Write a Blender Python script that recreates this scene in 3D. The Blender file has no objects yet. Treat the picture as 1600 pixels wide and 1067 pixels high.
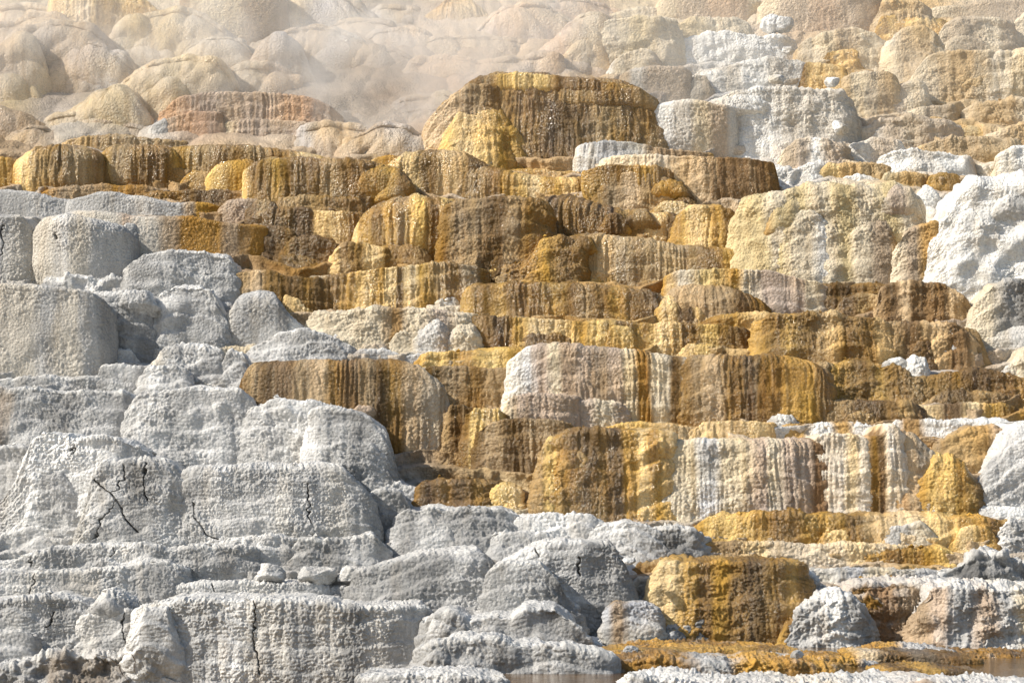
import bpy, math, random
import numpy as np
random.seed(4)
RNG = np.random.RandomState(7)
scene = bpy.context.scene
col = scene.collection

# ------------------------------------------------------------------ camera
F = 4537.0                    # focal length in pixels of the 1600 px wide frame
PITCH = math.atan((760 - 533.5) / F)
cam_d = bpy.data.cameras.new("camera")
cam_d.sensor_width = 36.0
cam_d.lens = 36.0 * F / 1600.0
cam_d.clip_start = 0.5
cam_d.clip_end = 5000
cam = bpy.data.objects.new("camera", cam_d)
cam.rotation_euler = (math.pi / 2 + PITCH, 0, 0)
col.objects.link(cam)
scene.camera = cam

# ------------------------------------------------------------------ daylight
TO_SUN = np.array([-0.74, -0.20, 0.62]); TO_SUN /= np.linalg.norm(TO_SUN)
ELEV = math.asin(TO_SUN[2])
AZ = math.atan2(TO_SUN[0], TO_SUN[1])
world = bpy.data.worlds.new("World")
scene.world = world
world.use_nodes = True
wn = world.node_tree
sky = wn.nodes.new("ShaderNodeTexSky")
sky.sky_type = 'NISHITA'
sky.sun_disc = False
sky.sun_elevation = ELEV
sky.sun_rotation = AZ
bg = wn.nodes["Background"]
bg.inputs[1].default_value = 0.125
tint = wn.nodes.new("ShaderNodeMix"); tint.data_type = 'RGBA'; tint.blend_type = 'MULTIPLY'
tint.inputs[0].default_value = 1.0; tint.inputs[7].default_value = (1.0, .94, .85, 1)      # the photograph's warm daylight balance
wn.links.new(sky.outputs[0], tint.inputs[6]); wn.links.new(tint.outputs[2], bg.inputs[0])
sd = bpy.data.lights.new("sun", 'SUN')
sd.energy = 4.5
sd.angle = math.radians(0.5)
sd.color = (1.0, 0.93, 0.82)
sun = bpy.data.objects.new("sun", sd)
from mathutils import Vector
sun.rotation_euler = Vector(TO_SUN.tolist()).to_track_quat('Z', 'Y').to_euler()
col.objects.link(sun)
scene.view_settings.view_transform = 'Standard'
scene.view_settings.look = 'None'
scene.view_settings.exposure = 0.54
scene.view_settings.gamma = 1.0
scene.cycles.volume_bounces = 3
scene.cycles.max_bounces = 8

# ------------------------------------------------------------------ helpers: space
CP, SP = math.cos(PITCH), math.sin(PITCH)
def ray(u, v):
    cx = np.asarray(u, float) - 800.0
    cz = 533.5 - np.asarray(v, float)
    return cx, F * CP - cz * SP, F * SP + cz * CP
def at(u, v, Y):
    x, y, z = ray(u, v)
    return x / y * Y, z / y * Y
SLOPE_V = np.array([-400, 0, 400, 760, 1005, 1110.])
SLOPE_Y = np.array([61., 51.5, 42., 34.8, 31.4, 30.2])
def slope_y(u, v):
    return np.interp(v, SLOPE_V, SLOPE_Y) + np.zeros_like(np.asarray(u, float))
WATER_Z = -1.70
def water_y(v):
    return -WATER_Z * F / (v - 760.0)

# ------------------------------------------------------------------ helpers: noise
_perm = RNG.permutation(256).astype(np.int32)
_perm = np.concatenate([_perm, _perm])
_g = RNG.normal(size=(256, 3)); _g /= np.linalg.norm(_g, axis=1)[:, None]
_g = _g.astype(np.float32)
def gnoise(x, y, z):
    """gradient noise, about -1..1"""
    x = np.asarray(x, np.float32); y = np.asarray(y, np.float32); z = np.asarray(z, np.float32)
    x, y, z = np.broadcast_arrays(x, y, z)
    xi = np.floor(x); yi = np.floor(y); zi = np.floor(z)
    xf = x - xi; yf = y - yi; zf = z - zi
    xi = xi.astype(np.int32) & 255; yi = yi.astype(np.int32) & 255; zi = zi.astype(np.int32) & 255
    def fade(t): return t * t * t * (t * (t * 6 - 15) + 10)
    u, v, w = fade(xf), fade(yf), fade(zf)
    out = 0
    for dz in (0, 1):
        pz = (zi + dz) & 255
        wz = w if dz else 1 - w
        for dy in (0, 1):
            py = _perm[pz + ((yi + dy) & 255)]
            wy = v if dy else 1 - v
            for dx in (0, 1):
                h = _perm[py + ((xi + dx) & 255)]
                g = _g[h]
                wx = u if dx else 1 - u
                out = out + (g[..., 0] * (xf - dx) + g[..., 1] * (yf - dy) + g[..., 2] * (zf - dz)) * (wx * wy * wz)
    return out * 1.6
_jx = RNG.rand(256, 256).astype(np.float32); _jy = RNG.rand(256, 256).astype(np.float32)
def cells(a, b):
    """rounded bumps, 0 in the grooves to 1 on the crowns"""
    ai = np.floor(a).astype(np.int32); bi = np.floor(b).astype(np.int32)
    best = np.full(a.shape, 9.0, np.float32)
    for da in (-1, 0, 1):
        for db in (-1, 0, 1):
            i = (ai + da) & 255; j = (bi + db) & 255
            ddx = ai + da + _jx[i, j] - a
            ddy = bi + db + _jy[i, j] - b
            best = np.minimum(best, ddx * ddx + ddy * ddy)
    return np.sqrt(np.clip(1.0 - best, 0, 1))
def sstep(a, b, x):
    t = np.clip((x - a) / (b - a), 0, 1)
    return t * t * (3 - 2 * t)

# ------------------------------------------------------------------ colours of the rock
PAL = {
    'W': (.76, .745, .71), 'G': (.425, .418, .405), 'g': (.30, .293, .282), 'D': (.16, .155, .15),  # dark grey g also paints dull light into the lower middle blocks
    'C': (.64, .54, .38), 'Y': (.58, .45, .21), 'o': (.485, .272, .050), 'O': (.318, .166, .026),
    'B': (.20, .108, .026), 'T': (.34,.25,.16), 'P': (.47, .365, .275), 'R': (.25, .15, .075),
    'w': (.59, .57, .54), 'K': (.52, .34, .22), 'V': (.53, .49, .425),
}
PAL = {k: np.array(v, np.float32) for k, v in PAL.items()}
#         lump,llam, colm,clam, drip,dlam, pop, plam, fine, jag, wet, rim, flare, ripple
# last number: how far the face steps outward in small shelves, as a share of its height
STYLE = {
    'crust':  (.038, .45, .010, .17, .003, .05, .009, .036, .010, .024, .00, 5, .02, .004, .20),
    'chalk':  (.052, .40, .014, .21, .002, .05, .013, .050, .011, .014, .03, 6, .06, .003, .08),
    'smooth': (.028, .60, .007, .30, .002, .06, .013, .036, .007, .008, .00, 7, .03, .001, .00),
    'drip':   (.024, .50, .014, .15, .020, .050, .014, .036, .006, .007, .80, 3.5, .00, .003, .12),
    'gold':   (.045, .42, .016, .18, .010, .06, .019, .046, .009, .012, .60, 7, .02, .003, .16),
    'rough':  (.050, .30, .018, .12, .003, .05, .026, .052, .016, .018, .15, 6, .04, .006, .20),
    'mound':  (.060, .80, .020, .36, .004, .09, .012, .045, .004, .003, .45, 60, .00, .000, .00),
    'ripple': (.035, .40, .012, .20, .001, .05, .018, .040, .012, .012, .25, 4, .02, .006, .22),
    'shard':  (.070, .22, .015, .12, .000, .05, .014, .055, .018, .034, .00, 4, .10, .004, .20),
}
# ------------------------------------------------------------------ the terraces
# T | label | name | style | colours along its width | foot | rim outline | options      a thing
# P | part name | style | colours | foot | rim outline | options                          a part of the thing above it
TABLE = """
T|tan bulbous knoll in the hazy top corner above the big brown dome|travertine_mound|mound|TP|95|-40,48 -10,36 20,30 70,12 100,26 112,45|
P|lobe|mound|TC|60|-40,15 0,8 40,3 75,10 95,26|own
T|pale fluted stone curtain hanging between two hazy domes at the top edge|travertine_drapery|drip|CWTCC|78|92,-20 110,-25 200,-25 240,10|ri=20
T|large brown hazy dome with streaked sides beneath the fluted curtain|travertine_mound|mound|PTTP|150|-5,95 30,48 70,31 100,28 125,33 150,50 172,78 182,100|
P|lobe|mound|TPG|165|60,122 90,82 130,62 160,70 182,78 192,120|pr=.3
P|lobe|mound|PTG|186|0,172 35,138 70,100 110,92 150,108 175,135|pr=.5
P|lobe|mound|PG|205|38,182 55,160 85,148 120,148 150,158 168,178|pr=.7
T|cream smooth mound at the picture edge beside the brown dome|travertine_mound|mound|CTC|170|-40,85 0,72 20,51 40,48 52,80 55,125|
P|lobe|mound|CY|190|-40,125 0,110 30,108 50,120 60,160|pr=.3
T|tall pale dome with glossy flank, hazy, in front of the flat tan wall|travertine_mound|mound|WCYCG|125|176,85 200,45 230,20 270,8 300,10 340,45 358,62|
P|lobe|mound|CY|125|176,75 184,45 195,25 215,20 222,40|own
P|lobe|mound|WCC|132|180,92 186,72 225,65 260,72 284,90|pr=.25
T|broad cream dome with yellow folds standing behind the pink stepped terrace|travertine_mound|mound|WCYCC|195|186,142 215,112 240,96 280,86 320,88 345,98 350,140|
P|lobe|mound|YCC|150|278,98 305,65 345,56 370,64 388,105|own
P|lobe|mound|CY|190|225,150 235,135 255,120 280,125 290,150|pr=.2
T|round yellowish dome low in the steam, smallest of the smooth cream domes|travertine_mound|mound|CYC|212|118,178 150,150 165,138 180,132 200,141 215,158 226,188|
P|lobe|mound|GCG|228|52,200 75,183 110,174 140,178 172,196|pr=.25
P|lobe|mound|GTG|240|92,222 120,197 160,185 200,194 235,215|pr=.4
T|dark olive hump low at the picture edge above the golden fluted terraces|travertine_mound|mound|TO|220|-40,180 0,166 30,175 55,196|
P|lobe|mound|TT|245|2,226 20,206 45,198 70,203 94,220|pr=.4
T|flat tan rock wall in shade behind the hazy domes|travertine_wall|smooth|TCTT|80|285,-25 350,-30 415,-30 440,-20|ri=8
T|pale ghostly cone of rock half lost in steam at the top edge|travertine_mound|mound|GCGG|60|392,55 440,0 470,-20 530,-15 570,25|
T|pale pink smooth slope rising just behind the pink stepped terrace|travertine_mound|mound|PCP|165|284,158 350,118 395,98 430,95 450,120|
P|lobe|mound|PG|150|385,135 410,60 440,45 462,70 470,120|own
T|dark grey-brown lumpy hill with wet creases rising out of the steam|travertine_mound|mound|GTTGT|112|428,80 455,45 490,38 515,40 540,52 566,75|
P|lobe|mound|TT|70|512,46 540,30 580,28 600,34 628,58|own
P|lobe|mound|DT|108|492,92 520,70 550,62 568,70 578,98|pr=.2 wet=.9
P|lobe|mound|GT|145|398,138 430,98 460,80 492,88 514,108|pr=.3
P|lobe|mound|GTT|170|436,135 465,107 495,100 540,104 566,120|pr=.5
P|lobe|mound|TT|120|542,95 570,70 590,71 614,96|pr=.35
T|brown smooth hill split by sloping creases behind the wide olive terrace|travertine_mound|mound|TTPT|118|556,106 590,78 615,78 645,96 655,112|
P|lobe|mound|GT|46|556,34 600,10 640,8 664,28|own
P|lobe|mound|TPT|90|572,68 600,46 635,38 668,50 690,75|own
P|lobe|mound|TTB|95|640,84 690,56 712,52 760,54 800,58 836,86|own
P|lobe|mound|TG|170|526,158 550,116 580,104 598,110 606,132|pr=.3
P|lobe|mound|TKT|178|532,175 570,130 600,114 625,114 642,134 656,158|pr=.5
T|orange-pink wet swelling under the brown hill, steam drifting across it|travertine_mound|mound|PKKPK|135|632,130 655,93 690,86 720,90 760,94 800,84 856,82|
P|lobe|mound|KP|152|652,150 680,128 710,123 742,134|pr=.2
T|peach dripping dome touching the top edge of the picture|travertine_mound|drip|PKPC|50|648,42 665,10 690,-10 740,-12 765,6 774,35|ri=40
P|lobe|mound|PC|60|716,55 750,34 775,32 805,48|pr=.3
T|peach round dome at the top beside the stepped cream blocks|travertine_mound|mound|PKPC|80|762,45 785,18 815,5 850,4 872,20 890,55|
P|lobe|mound|PK|30|840,10 880,-5 930,0 955,15|own
T|cream and orange slope leaning against the big rounded cream block|travertine_mound|mound|CKCo|112|836,95 885,50 905,25 942,18 958,60|
P|lobe|mound|oCo|114|886,100 905,60 925,52 938,75 950,105|pr=.2
P|lobe|mound|GP|118|812,112 850,93 880,88 912,95 945,114|pr=.3
T|pink stepped terrace wrapped in steam with a low ledge on each side|travertine_terrace|drip|KPPKP|222|262,180 270,162 286,148 320,140 400,138 450,142 490,150 513,165 518,190|wet=.28
P|ledge|drip|PKP|224|244,208 256,182 300,168 345,170 352,190|pr=.25 wet=.28
P|ledge|drip|CPPPG|226|346,220 352,184 400,180 470,184 512,192|pr=.25 wet=.28
P|crust|chalk|wG|218|228,208 240,187 258,178 264,200|pr=.3
T|low dark purplish ledge lying just behind the golden fluted terraces|travertine_terrace|drip|PTgT|236|110,226 130,208 160,205 220,209 274,220|dy=-.2
T|pinkish hump with a glossy crest leading into the wide olive terrace|travertine_mound|mound|WPPC|192|560,182 610,162 650,150 678,140 700,152|
P|lobe|mound|PPK|208|596,190 640,170 680,166 708,178|pr=.25
P|lobe|mound|PKo|236|654,215 680,186 700,180 716,200|pr=.5
T|grey mound deep in the steam between the pink and olive terraces|travertine_mound|mound|GTGT|245|484,198 530,190 560,196 600,200 655,225|
P|lobe|mound|GT|198|502,186 525,171 570,172 606,186|own
P|lobe|mound|TG|245|552,220 600,191 630,195 668,220|pr=.4
T|wide tall olive-brown terrace in shade, vertical stains down its face|travertine_terrace|drip|oOTOBTOT|252|690,200 698,152 735,124 750,112 770,107 840,107 900,113 960,115 1000,132 1022,150 1030,190|fl=.1 ri=14
P|ledge|gold|PPTO|250|664,192 682,166 704,142 738,123 776,127|pr=.2 wet=.5
P|ledge|drip|OYOo|160|752,124 762,112 800,108 900,114 985,128 1000,140|pr=.08 tk=.2
P|lobe|gold|YCo|252|684,232 698,190 715,150 760,148 790,160|pr=.25 fl=.3 
P|lobe|gold|CYo|252|712,215 735,185 755,178 800,178 815,200|pr=.32
P|ledge|drip|OTOT|185|838,150 850,132 940,134 1000,131 1026,150|pr=.1 tk=.25
T|large rounded cream block with a smooth overhanging face beside the peach slope|travertine_block|chalk|YCYCC|112|925,62 930,36 950,22 1000,21 1055,23 1062,40|
P|ledge|chalk|YCP|28|936,26 965,12 1000,4 1035,6 1045,22|own
T|cream ledge at the top edge above the white tumbled blocks|travertine_terrace|smooth|CPKC|34|1030,0 1036,-12 1130,-14 1190,-8|
P|lobe|chalk|CPTK|58|1156,38 1168,14 1190,7 1260,10 1310,10 1335,24|pr=.3
T|tan and orange banded wall at the top edge over the golden knob|travertine_wall|smooth|CPKPB|52|1192,0 1200,-15 1280,-20 1378,-18|
T|cream lumpy ledge topping the bright white tumbled blocks|travertine_terrace|chalk|CYCC|75|1020,66 1025,46 1045,35 1075,24 1100,20 1150,22 1166,28 1178,46|
T|bright white craggy block with stones on its flat top|travertine_block|chalk|WwWWWw|105|1016,98 1024,66 1045,62 1062,58 1080,50 1110,42 1140,41 1180,48 1225,48 1243,52 1247,82|
T|cream block with a white crest between the rounded cream block and pinkish cube|travertine_block|chalk|WCCP|115|950,110 960,85 985,72 1018,70 1026,90|dy=-.3
T|pinkish cube-like block with a dark stain down one side|travertine_block|smooth|TwPPPP|160|974,112 985,103 1020,98 1068,97 1078,104 1082,148|
T|white crumbling ledge under the craggy block, grey in its crevices|travertine_terrace|chalk|wwWwW|140|1086,114 1096,102 1140,97 1155,93 1200,85 1250,83 1262,92 1264,125|
P|lobe|chalk|gT|158|1072,132 1088,112 1104,112 1116,145|own
P|lobe|chalk|Ww|150|1090,118 1098,103 1130,101 1142,122|pr=.1
T|big white terrace with jagged crest and grey-stained lower face|travertine_terrace|chalk|WwWwwwg|240|1104,155 1135,141 1180,132 1230,129 1262,133 1318,135 1333,150 1344,195|
P|lobe|chalk|wW|190|1108,160 1130,146 1170,140 1200,150|pr=.15
T|pale barrel-shaped block with a flat rounded rim and thin stains|travertine_block|smooth|wWwCPw|252|1005,170 1012,159 1050,152 1100,151 1138,157 1150,168|d=1.0 tk=.15 fl=0
T|low grey ledge fading to ochre, lying in front of the pale barrel|travertine_terrace|drip|wGGTTo|262|918,230 924,218 950,215 985,215 1025,225 1055,229 1098,238|wet=.2 dy=-.3
P|ledge|drip|OTO|228|938,218 970,210 1010,212 1034,226|own
T|white ledge turning rusty brown towards one end, largest rim above the cream wall|travertine_terrace|drip|WWwPRRB|325|955,250 972,238 1010,235 1075,239 1150,240 1180,242 1200,247 1205,300|wet=.3
T|gold knob beside the banded wall at the top edge|travertine_mound|gold|oo|60|1370,30 1376,8 1380,-4 1400,-8 1435,-4 1452,12|wet=.1
P|lobe|gold|oY|60|1370,45 1377,18 1400,13 1404,30|pr=.1
P|lobe|gold|oCo|70|1398,30 1403,11 1430,10 1447,12 1464,22 1492,28|pr=.15
T|hazy cream ledge at the top edge, topmost in the upper golden corner|travertine_terrace|smooth|CTPC|34|1446,15 1470,4 1500,2 1540,-6 1620,-10 1660,-10|
T|hazy tan broad ledge below the topmost cream ledge|travertine_terrace|chalk|CTCT|85|1462,75 1478,30 1500,21 1560,21 1582,28 1594,52|
P|ledge|chalk|CC|70|1578,35 1600,17 1630,15 1660,16|own
P|lobe|chalk|CT|80|1464,70 1490,52 1520,50 1545,62|pr=.2
T|stout golden ochre block beside the white craggy one, cream stripe down it|travertine_block|gold|oCOCO|118|1258,92 1265,56 1300,46 1318,37 1340,36 1362,46 1376,62 1380,100|wet=.15
P|ledge|gold|OCo|115|1282,92 1296,74 1335,70 1348,88|pr=.15
P|ledge|gold|OCCo|142|1252,135 1260,92 1295,96 1322,98 1328,130|own
T|golden chute of rounded rock running down between ochre and cream blocks|travertine_flow|gold|CooC|130|1392,70 1400,46 1420,36 1445,32 1462,46 1470,80|fl=.3 wet=.1
P|lobe|gold|oC|100|1372,70 1380,50 1396,46 1402,75|own
P|lobe|gold|CCo|132|1394,100 1410,80 1435,76 1450,95|pr=.2
T|ochre-rimmed lump with pale belly between white terrace and golden chute|travertine_block|gold|oCTOo|186|1322,122 1330,108 1355,104 1386,107 1400,128|wet=.1
T|cream block with a crack down its middle under the golden chute|travertine_block|chalk|CPCC|186|1370,155 1390,131 1420,122 1440,120 1450,135|
P|lobe|chalk|CoC|165|1430,115 1440,96 1450,80 1472,74 1520,73 1550,70 1560,90|own
T|great rounded cream boulder-like bulge with gold crown at the picture edge|travertine_block|gold|CoCPC|165|1482,155 1488,130 1505,104 1522,88 1545,78 1556,72 1600,70 1660,70|wet=.1 ri=14
T|olive cream low ledge stepping down below the cracked cream block|travertine_terrace|chalk|oCTo|200|1396,182 1425,166 1460,158 1490,158 1500,180|
T|cream low ledge at the picture edge under the great rounded bulge|travertine_terrace|chalk|CoCC|200|1502,182 1510,161 1545,152 1600,148 1660,146|
T|pale pinkish twin-lobed terrace sloping down from the white jagged terrace|travertine_terrace|chalk|CCPTPP|230|1296,222 1340,198 1362,190 1376,180 1420,175 1465,178 1490,185 1502,200|
P|lobe|chalk|WPC|230|1360,215 1375,193 1400,190 1425,200|pr=.1
T|deep gold ledge beside the pale twin-lobed terrace|travertine_terrace|gold|oOOo|260|1452,230 1460,214 1480,208 1540,209 1580,216|wet=.2
P|ledge|gold|oCo|214|1476,212 1485,195 1520,192 1556,202|own
P|ledge|chalk|CoC|228|1546,205 1600,185 1660,184|own
T|peaked cream mound just past the rusty end of the white ledge|travertine_mound|chalk|CTPWPT|268|1210,262 1230,226 1250,210 1265,205 1285,210 1300,216 1326,224|fl=.3
T|small white sloping slab behind the long white slab|travertine_block|chalk|WwPW|256|1320,250 1330,218 1350,213 1370,211 1405,213 1418,224|
T|long bright white slab with a flat top and flared foot|travertine_block|chalk|WWwWP|280|1366,272 1375,236 1400,228 1430,226 1470,230 1510,237 1520,245 1528,272|fl=.25
T|small white heap at the foot of the peaked cream mound|travertine_mound|chalk|wWw|284|1236,272 1250,255 1265,248 1285,248 1293,268|fl=.3
P|crust|chalk|Ww|275|1203,266 1215,257 1234,256 1242,268|pr=.05
T|small gold lump wedged between the white heap and long slab|travertine_block|gold|Yoo|285|1288,268 1300,252 1320,250 1368,245 1380,265|wet=.1
P|crust|chalk|CWC|295|1300,282 1320,270 1350,268 1376,276|pr=.2
T|two short mossy olive ledges under the long white slab|travertine_terrace|gold|YoO|294|1376,284 1384,266 1420,264 1452,267|wet=.1
P|ledge|gold|oO|294|1448,286 1454,268 1472,263 1495,265 1503,282|pr=.1
T|white rounded lump at the picture edge above the big white craggy mass|travertine_mound|chalk|CWW|285|1550,265 1558,241 1580,226 1600,221 1660,222|
P|lobe|chalk|CW|270|1522,266 1540,252 1557,256|own
T|big yellow-cream lumpy wall with gold folds and white trickles|travertine_wall|chalk|YYCYCYCYCC|450|1150,330 1162,302 1200,294 1240,285 1270,280 1300,278 1335,283 1380,280 1420,281 1440,300 1450,350|ri=20 lump=1.3
P|lobe|chalk|YCW|448|1216,365 1230,332 1250,316 1275,312 1296,334|pr=.28 ri=20
P|lobe|chalk|YCTo|448|1314,375 1335,338 1360,328 1385,330 1406,360|pr=.3 ri=20
P|lobe|chalk|CPC|360|1366,345 1376,302 1400,283 1425,285 1438,325|pr=.15 tk=.3
P|lobe|chalk|oYC|400|1190,350 1215,310 1245,296 1262,315|pr=.18 tk=.3
P|lobe|chalk|CTC|448|1270,420 1290,375 1310,366 1330,390|pr=.2
T|cream and gold buttress leaning on the big white craggy mass|travertine_wall|chalk|CToC|448|1398,395 1415,357 1440,345 1460,340 1478,346 1482,400|dy=-.3
T|white rounded boulder lodged in the notch of the yellow-cream wall|travertine_boulder|chalk|wWw|338|1426,305 1434,290 1445,284 1460,285 1474,300 1478,318|tk=.25 ri=20
T|big bright white craggy mass bulging out at the picture edge|travertine_mass|chalk|WWWWWW|475|1450,410 1460,362 1480,315 1500,281 1520,268 1555,265 1590,262 1660,250|ri=25 lump=1.7
P|lobe|chalk|WwW|370|1544,345 1556,302 1575,290 1596,295 1625,300|pr=.3 tk=.3
P|lobe|chalk|WW|430|1484,370 1500,325 1520,312 1545,340|pr=.25 tk=.3
P|lobe|chalk|WW|470|1524,430 1545,396 1580,388 1660,384|pr=.45 tk=.3
P|lobe|chalk|CW|405|1570,385 1582,360 1600,354 1660,354|pr=.4 tk=.3
P|lobe|chalk|WwW|470|1456,430 1475,392 1505,384 1536,406|pr=.28
T|cream and dark grey buttress below the big white craggy mass|travertine_mass|chalk|CCgDgG|545|1512,515 1525,472 1550,440 1580,432 1660,428|
P|lobe|chalk|CwG|555|1524,535 1545,500 1600,484 1660,480|pr=.35
T|white and cream boulder-like lump at the edge below the dark grey buttress|travertine_boulder|chalk|wCW|600|1562,585 1570,560 1590,542 1620,535 1660,535|tk=.1 ri=24
T|narrow brown fluted terrace cut by the picture edge|travertine_terrace|drip|PoT|300|-60,243 0,240 24,243 32,262|tk=.15
T|golden fluted terrace shaped like a mushroom cap, first of the row in steam|travertine_terrace|drip|oCTOTOO|312|23,258 30,235 50,224 80,219 112,221 150,226 160,262|tk=.40 d=1.2 ri=24 colm=1.5
T|golden fluted terrace in the row, between mushroom cap and long pale rim|travertine_terrace|drip|CoTOOo|302|148,256 154,232 172,219 230,219 264,223 268,250|tk=.3 ri=20 colm=1.4
T|long pale golden rim tapering away behind the brown dripping wall|travertine_terrace|drip|CoTOTOCo|298|256,245 268,224 310,218 400,220 450,228 500,237 515,248|tk=.2 ri=16
T|small olive shelf set in front of the golden fluted row|travertine_terrace|drip|oOOT|300|180,274 190,258 230,256 270,258 292,266|tk=.1
P|lobe|drip|oT|300|284,270 300,259 330,258 338,275|pr=.05
T|glossy gold lump at the end of the brown dripping wall|travertine_terrace|drip|YoO|305|325,272 333,250 350,244 404,243 412,262|ri=20 tk=.1 wet=.9
T|long brown dripping wall with gold glints under the steam|travertine_wall|drip|YOoOOTOOO|345|396,268 405,243 420,239 470,240 540,240 570,243 590,262|tk=.12 ri=14 colm=1.3
P|lobe|gold|OoO|330|558,290 567,253 590,250 620,256 640,275|pr=.1 tk=.15
P|ledge|gold|OTOO|345|420,320 440,300 560,302 585,325|pr=.15
P|lobe|gold|oT|328|590,300 600,280 625,277 632,296|pr=.2 tk=.2
T|short gold crest peeking up behind the dripping wall|travertine_terrace|drip|Coo|262|576,250 590,240 622,237 630,248|
T|round brown terrace with gold drips, highest of the golden cascade|travertine_terrace|drip|oCOPOO|315|616,262 625,236 650,228 690,226 725,231 745,242 758,262|ri=22 tk=.08 colm=1.3
T|white chalky patch stuck on the brown round terrace|travertine_crust|crust|wWG|306|710,262 715,248 722,243 736,242 741,258|dy=-.16 ri=3 d=.35 tk=.1
T|long golden ledge with cream folds running below the round brown terrace|travertine_terrace|drip|OTOoCoCOoO|318|733,272 742,250 780,256 800,264 860,271 900,271 935,270 950,280 956,305|tk=.05 ri=16
P|ledge|drip|oPo|275|790,268 800,258 840,260 900,263 935,269|own
P|ledge|drip|oTP|262|756,252 772,241 800,240 890,240 920,250|own
T|small white crust perched on the rim of the long golden ledge|travertine_crust|crust|WW|300|932,274 940,265 950,268 955,290|dy=-.5 ri=5
T|flat ochre cap lying under the white and rusty ledge|travertine_terrace|drip|oOoO|285|928,268 940,256 965,250 985,252 1030,256 1038,272|tk=.1 dy=-1.1
T|grey-brown dripping block below the flat ochre cap|travertine_block|drip|OTPTTP|332|946,292 955,265 990,262 1010,264 1038,274 1046,300|wet=.4
P|lobe|gold|OoB|318|1016,292 1032,276 1045,273 1066,280 1080,304|pr=.1 tk=.1
P|ledge|gold|BO|325|1040,315 1055,305 1075,303 1092,314|pr=.2
T|great bulging golden drip dome, wettest of the cascade, with cream and dark stripes|travertine_terrace|drip|CoOoTYOYBOT|425|565,340 575,314 600,300 650,296 690,299 715,302 736,312|ri=36 tk=.30 d=1.3 colm=1.9 wet=.9
P|lobe|gold|oOT|425|580,400 600,375 640,370 670,385|pr=.12
T|brown granular wall next to the bulging golden drip dome|travertine_wall|gold|OTTBTOO|440|708,335 724,305 760,302 800,300 838,304 846,330|wet=.4
T|descending row of dark golden lobes beside the brown granular wall|travertine_terrace|drip|OoBOOBTOCBOo|385|828,318 838,303 880,299 910,303 940,312 970,318 1000,325 1060,327 1078,338 1088,372|ri=20 tk=.1 colm=1.6
P|lobe|drip|OBo|365|942,352 950,329 965,326 976,335 980,355|pr=.1 tk=.15
P|lobe|drip|BTO|365|972,345 985,322 1010,320 1028,345|pr=.1 tk=.1
P|lobe|drip|OC|375|1050,350 1058,332 1072,333 1084,355|pr=.08 tk=.1
T|low gold hump behind the descending dark lobes|travertine_terrace|drip|oCO|340|1016,326 1035,309 1065,310 1092,324|dy=-.2
T|golden flowing apron with cream streaks against the yellow-cream wall|travertine_flow|gold|oCoOoO|425|1074,345 1088,316 1130,313 1145,324 1160,345 1172,385 1186,420|fl=.25 colm=1.5
T|long drooping terrace, gold at one end and lavender grey in the middle|travertine_terrace|drip|oOTPgTggTOooO|445|877,400 884,367 900,358 940,358 980,362 1020,365 1035,371 1080,378 1130,380 1160,390 1170,412|ri=16 tk=.05
P|lobe|drip|oOo|412|878,395 888,370 905,363 925,364 934,390|pr=.15 tk=.2
T|golden fan-shaped slope below the brown granular wall|travertine_flow|gold|TOoOO|440|795,430 830,398 850,366 870,360 895,378|fl=.1 dy=-.2
T|brown step with a cream patch under the long dripping wall|travertine_terrace|drip|BOBCOO|385|426,338 436,320 470,318 500,325 568,332|tk=.08
T|dark brown lump at the inner end of the pale barrel's shelf|travertine_mound|gold|BTB|365|390,335 400,308 415,305 426,312 436,340|
T|brown stepped knobs below the cream-patched step, a dark recess beneath|travertine_terrace|gold|OBOB|408|396,352 420,344 450,350 468,368|
P|lobe|gold|OBO|402|444,382 458,366 500,363 520,366 532,388|pr=.25 tk=.1
P|ledge|gold|BOO|425|424,405 440,393 475,392 504,404|pr=.35
P|ledge|gold|BO|435|436,420 450,405 490,406 516,420|pr=.5
T|cream and olive folds at the foot of the bulging golden dome|travertine_flow|gold|CTOCO|432|520,395 535,374 570,374 604,382|
T|thin brown layered shelf behind the pale slab of the grey side|travertine_terrace|ripple|OTOT|318|66,304 100,290 130,285 170,283 205,286 246,294|
T|thin ochre layered shelf running to a dark wet tip|travertine_terrace|ripple|OOBTO|328|212,304 240,296 300,291 330,289 380,295 436,314|wet=.5
T|long pale grey slab sloping down into ochre at its end|travertine_block|smooth|GGGwGoO|350|96,312 120,300 150,294 180,295 210,302 270,312 330,310 345,316 351,340|
T|tan lavender shelf between the sloping slab and brown knobs|travertine_terrace|smooth|TPTB|352|340,320 358,305 400,305 436,324|wet=.3
T|grey ledge at the picture edge above the pale column|travertine_block|smooth|GGG|345|-60,290 10,289 45,294 80,302 132,306 146,326|
T|pale grey column with a crack, cut by the picture edge|travertine_block|smooth|gGV|452|-60,330 38,329 48,345 52,400|cr=8,350;4,365;10,380;3,400
T|long pale shelf wall turning to ochre stripes, behind the grey barrel|travertine_wall|smooth|GVVPVTOOTOO|445|96,332 110,321 150,322 200,330 260,333 310,335 345,342 400,344 425,348|wet=.2 dy=.55
T|fat pale grey barrel with rounded rim standing on crusty rubble|travertine_block|smooth|VVwVGGg|445|41,385 44,346 60,332 90,328 150,335 195,345 203,370|dy=-.35 d=1.3 ri=18 tk=.12 fl=0 cr=85,370;90,365
P|lobe|smooth|GGg|420|186,365 196,343 210,342 217,362|own
T|grey craggy block under the ochre-striped shelf, pale crust on top|travertine_block|crust|gGGG|490|197,430 210,401 222,390 280,386 320,388 355,395 368,410 378,460|lump=1.4
T|rough grey rubble shelf at the foot of the pale grey barrel|travertine_terrace|shard|gGwGgG|475|62,448 70,431 100,428 125,424 170,428 215,424 226,430 256,446|
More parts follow.
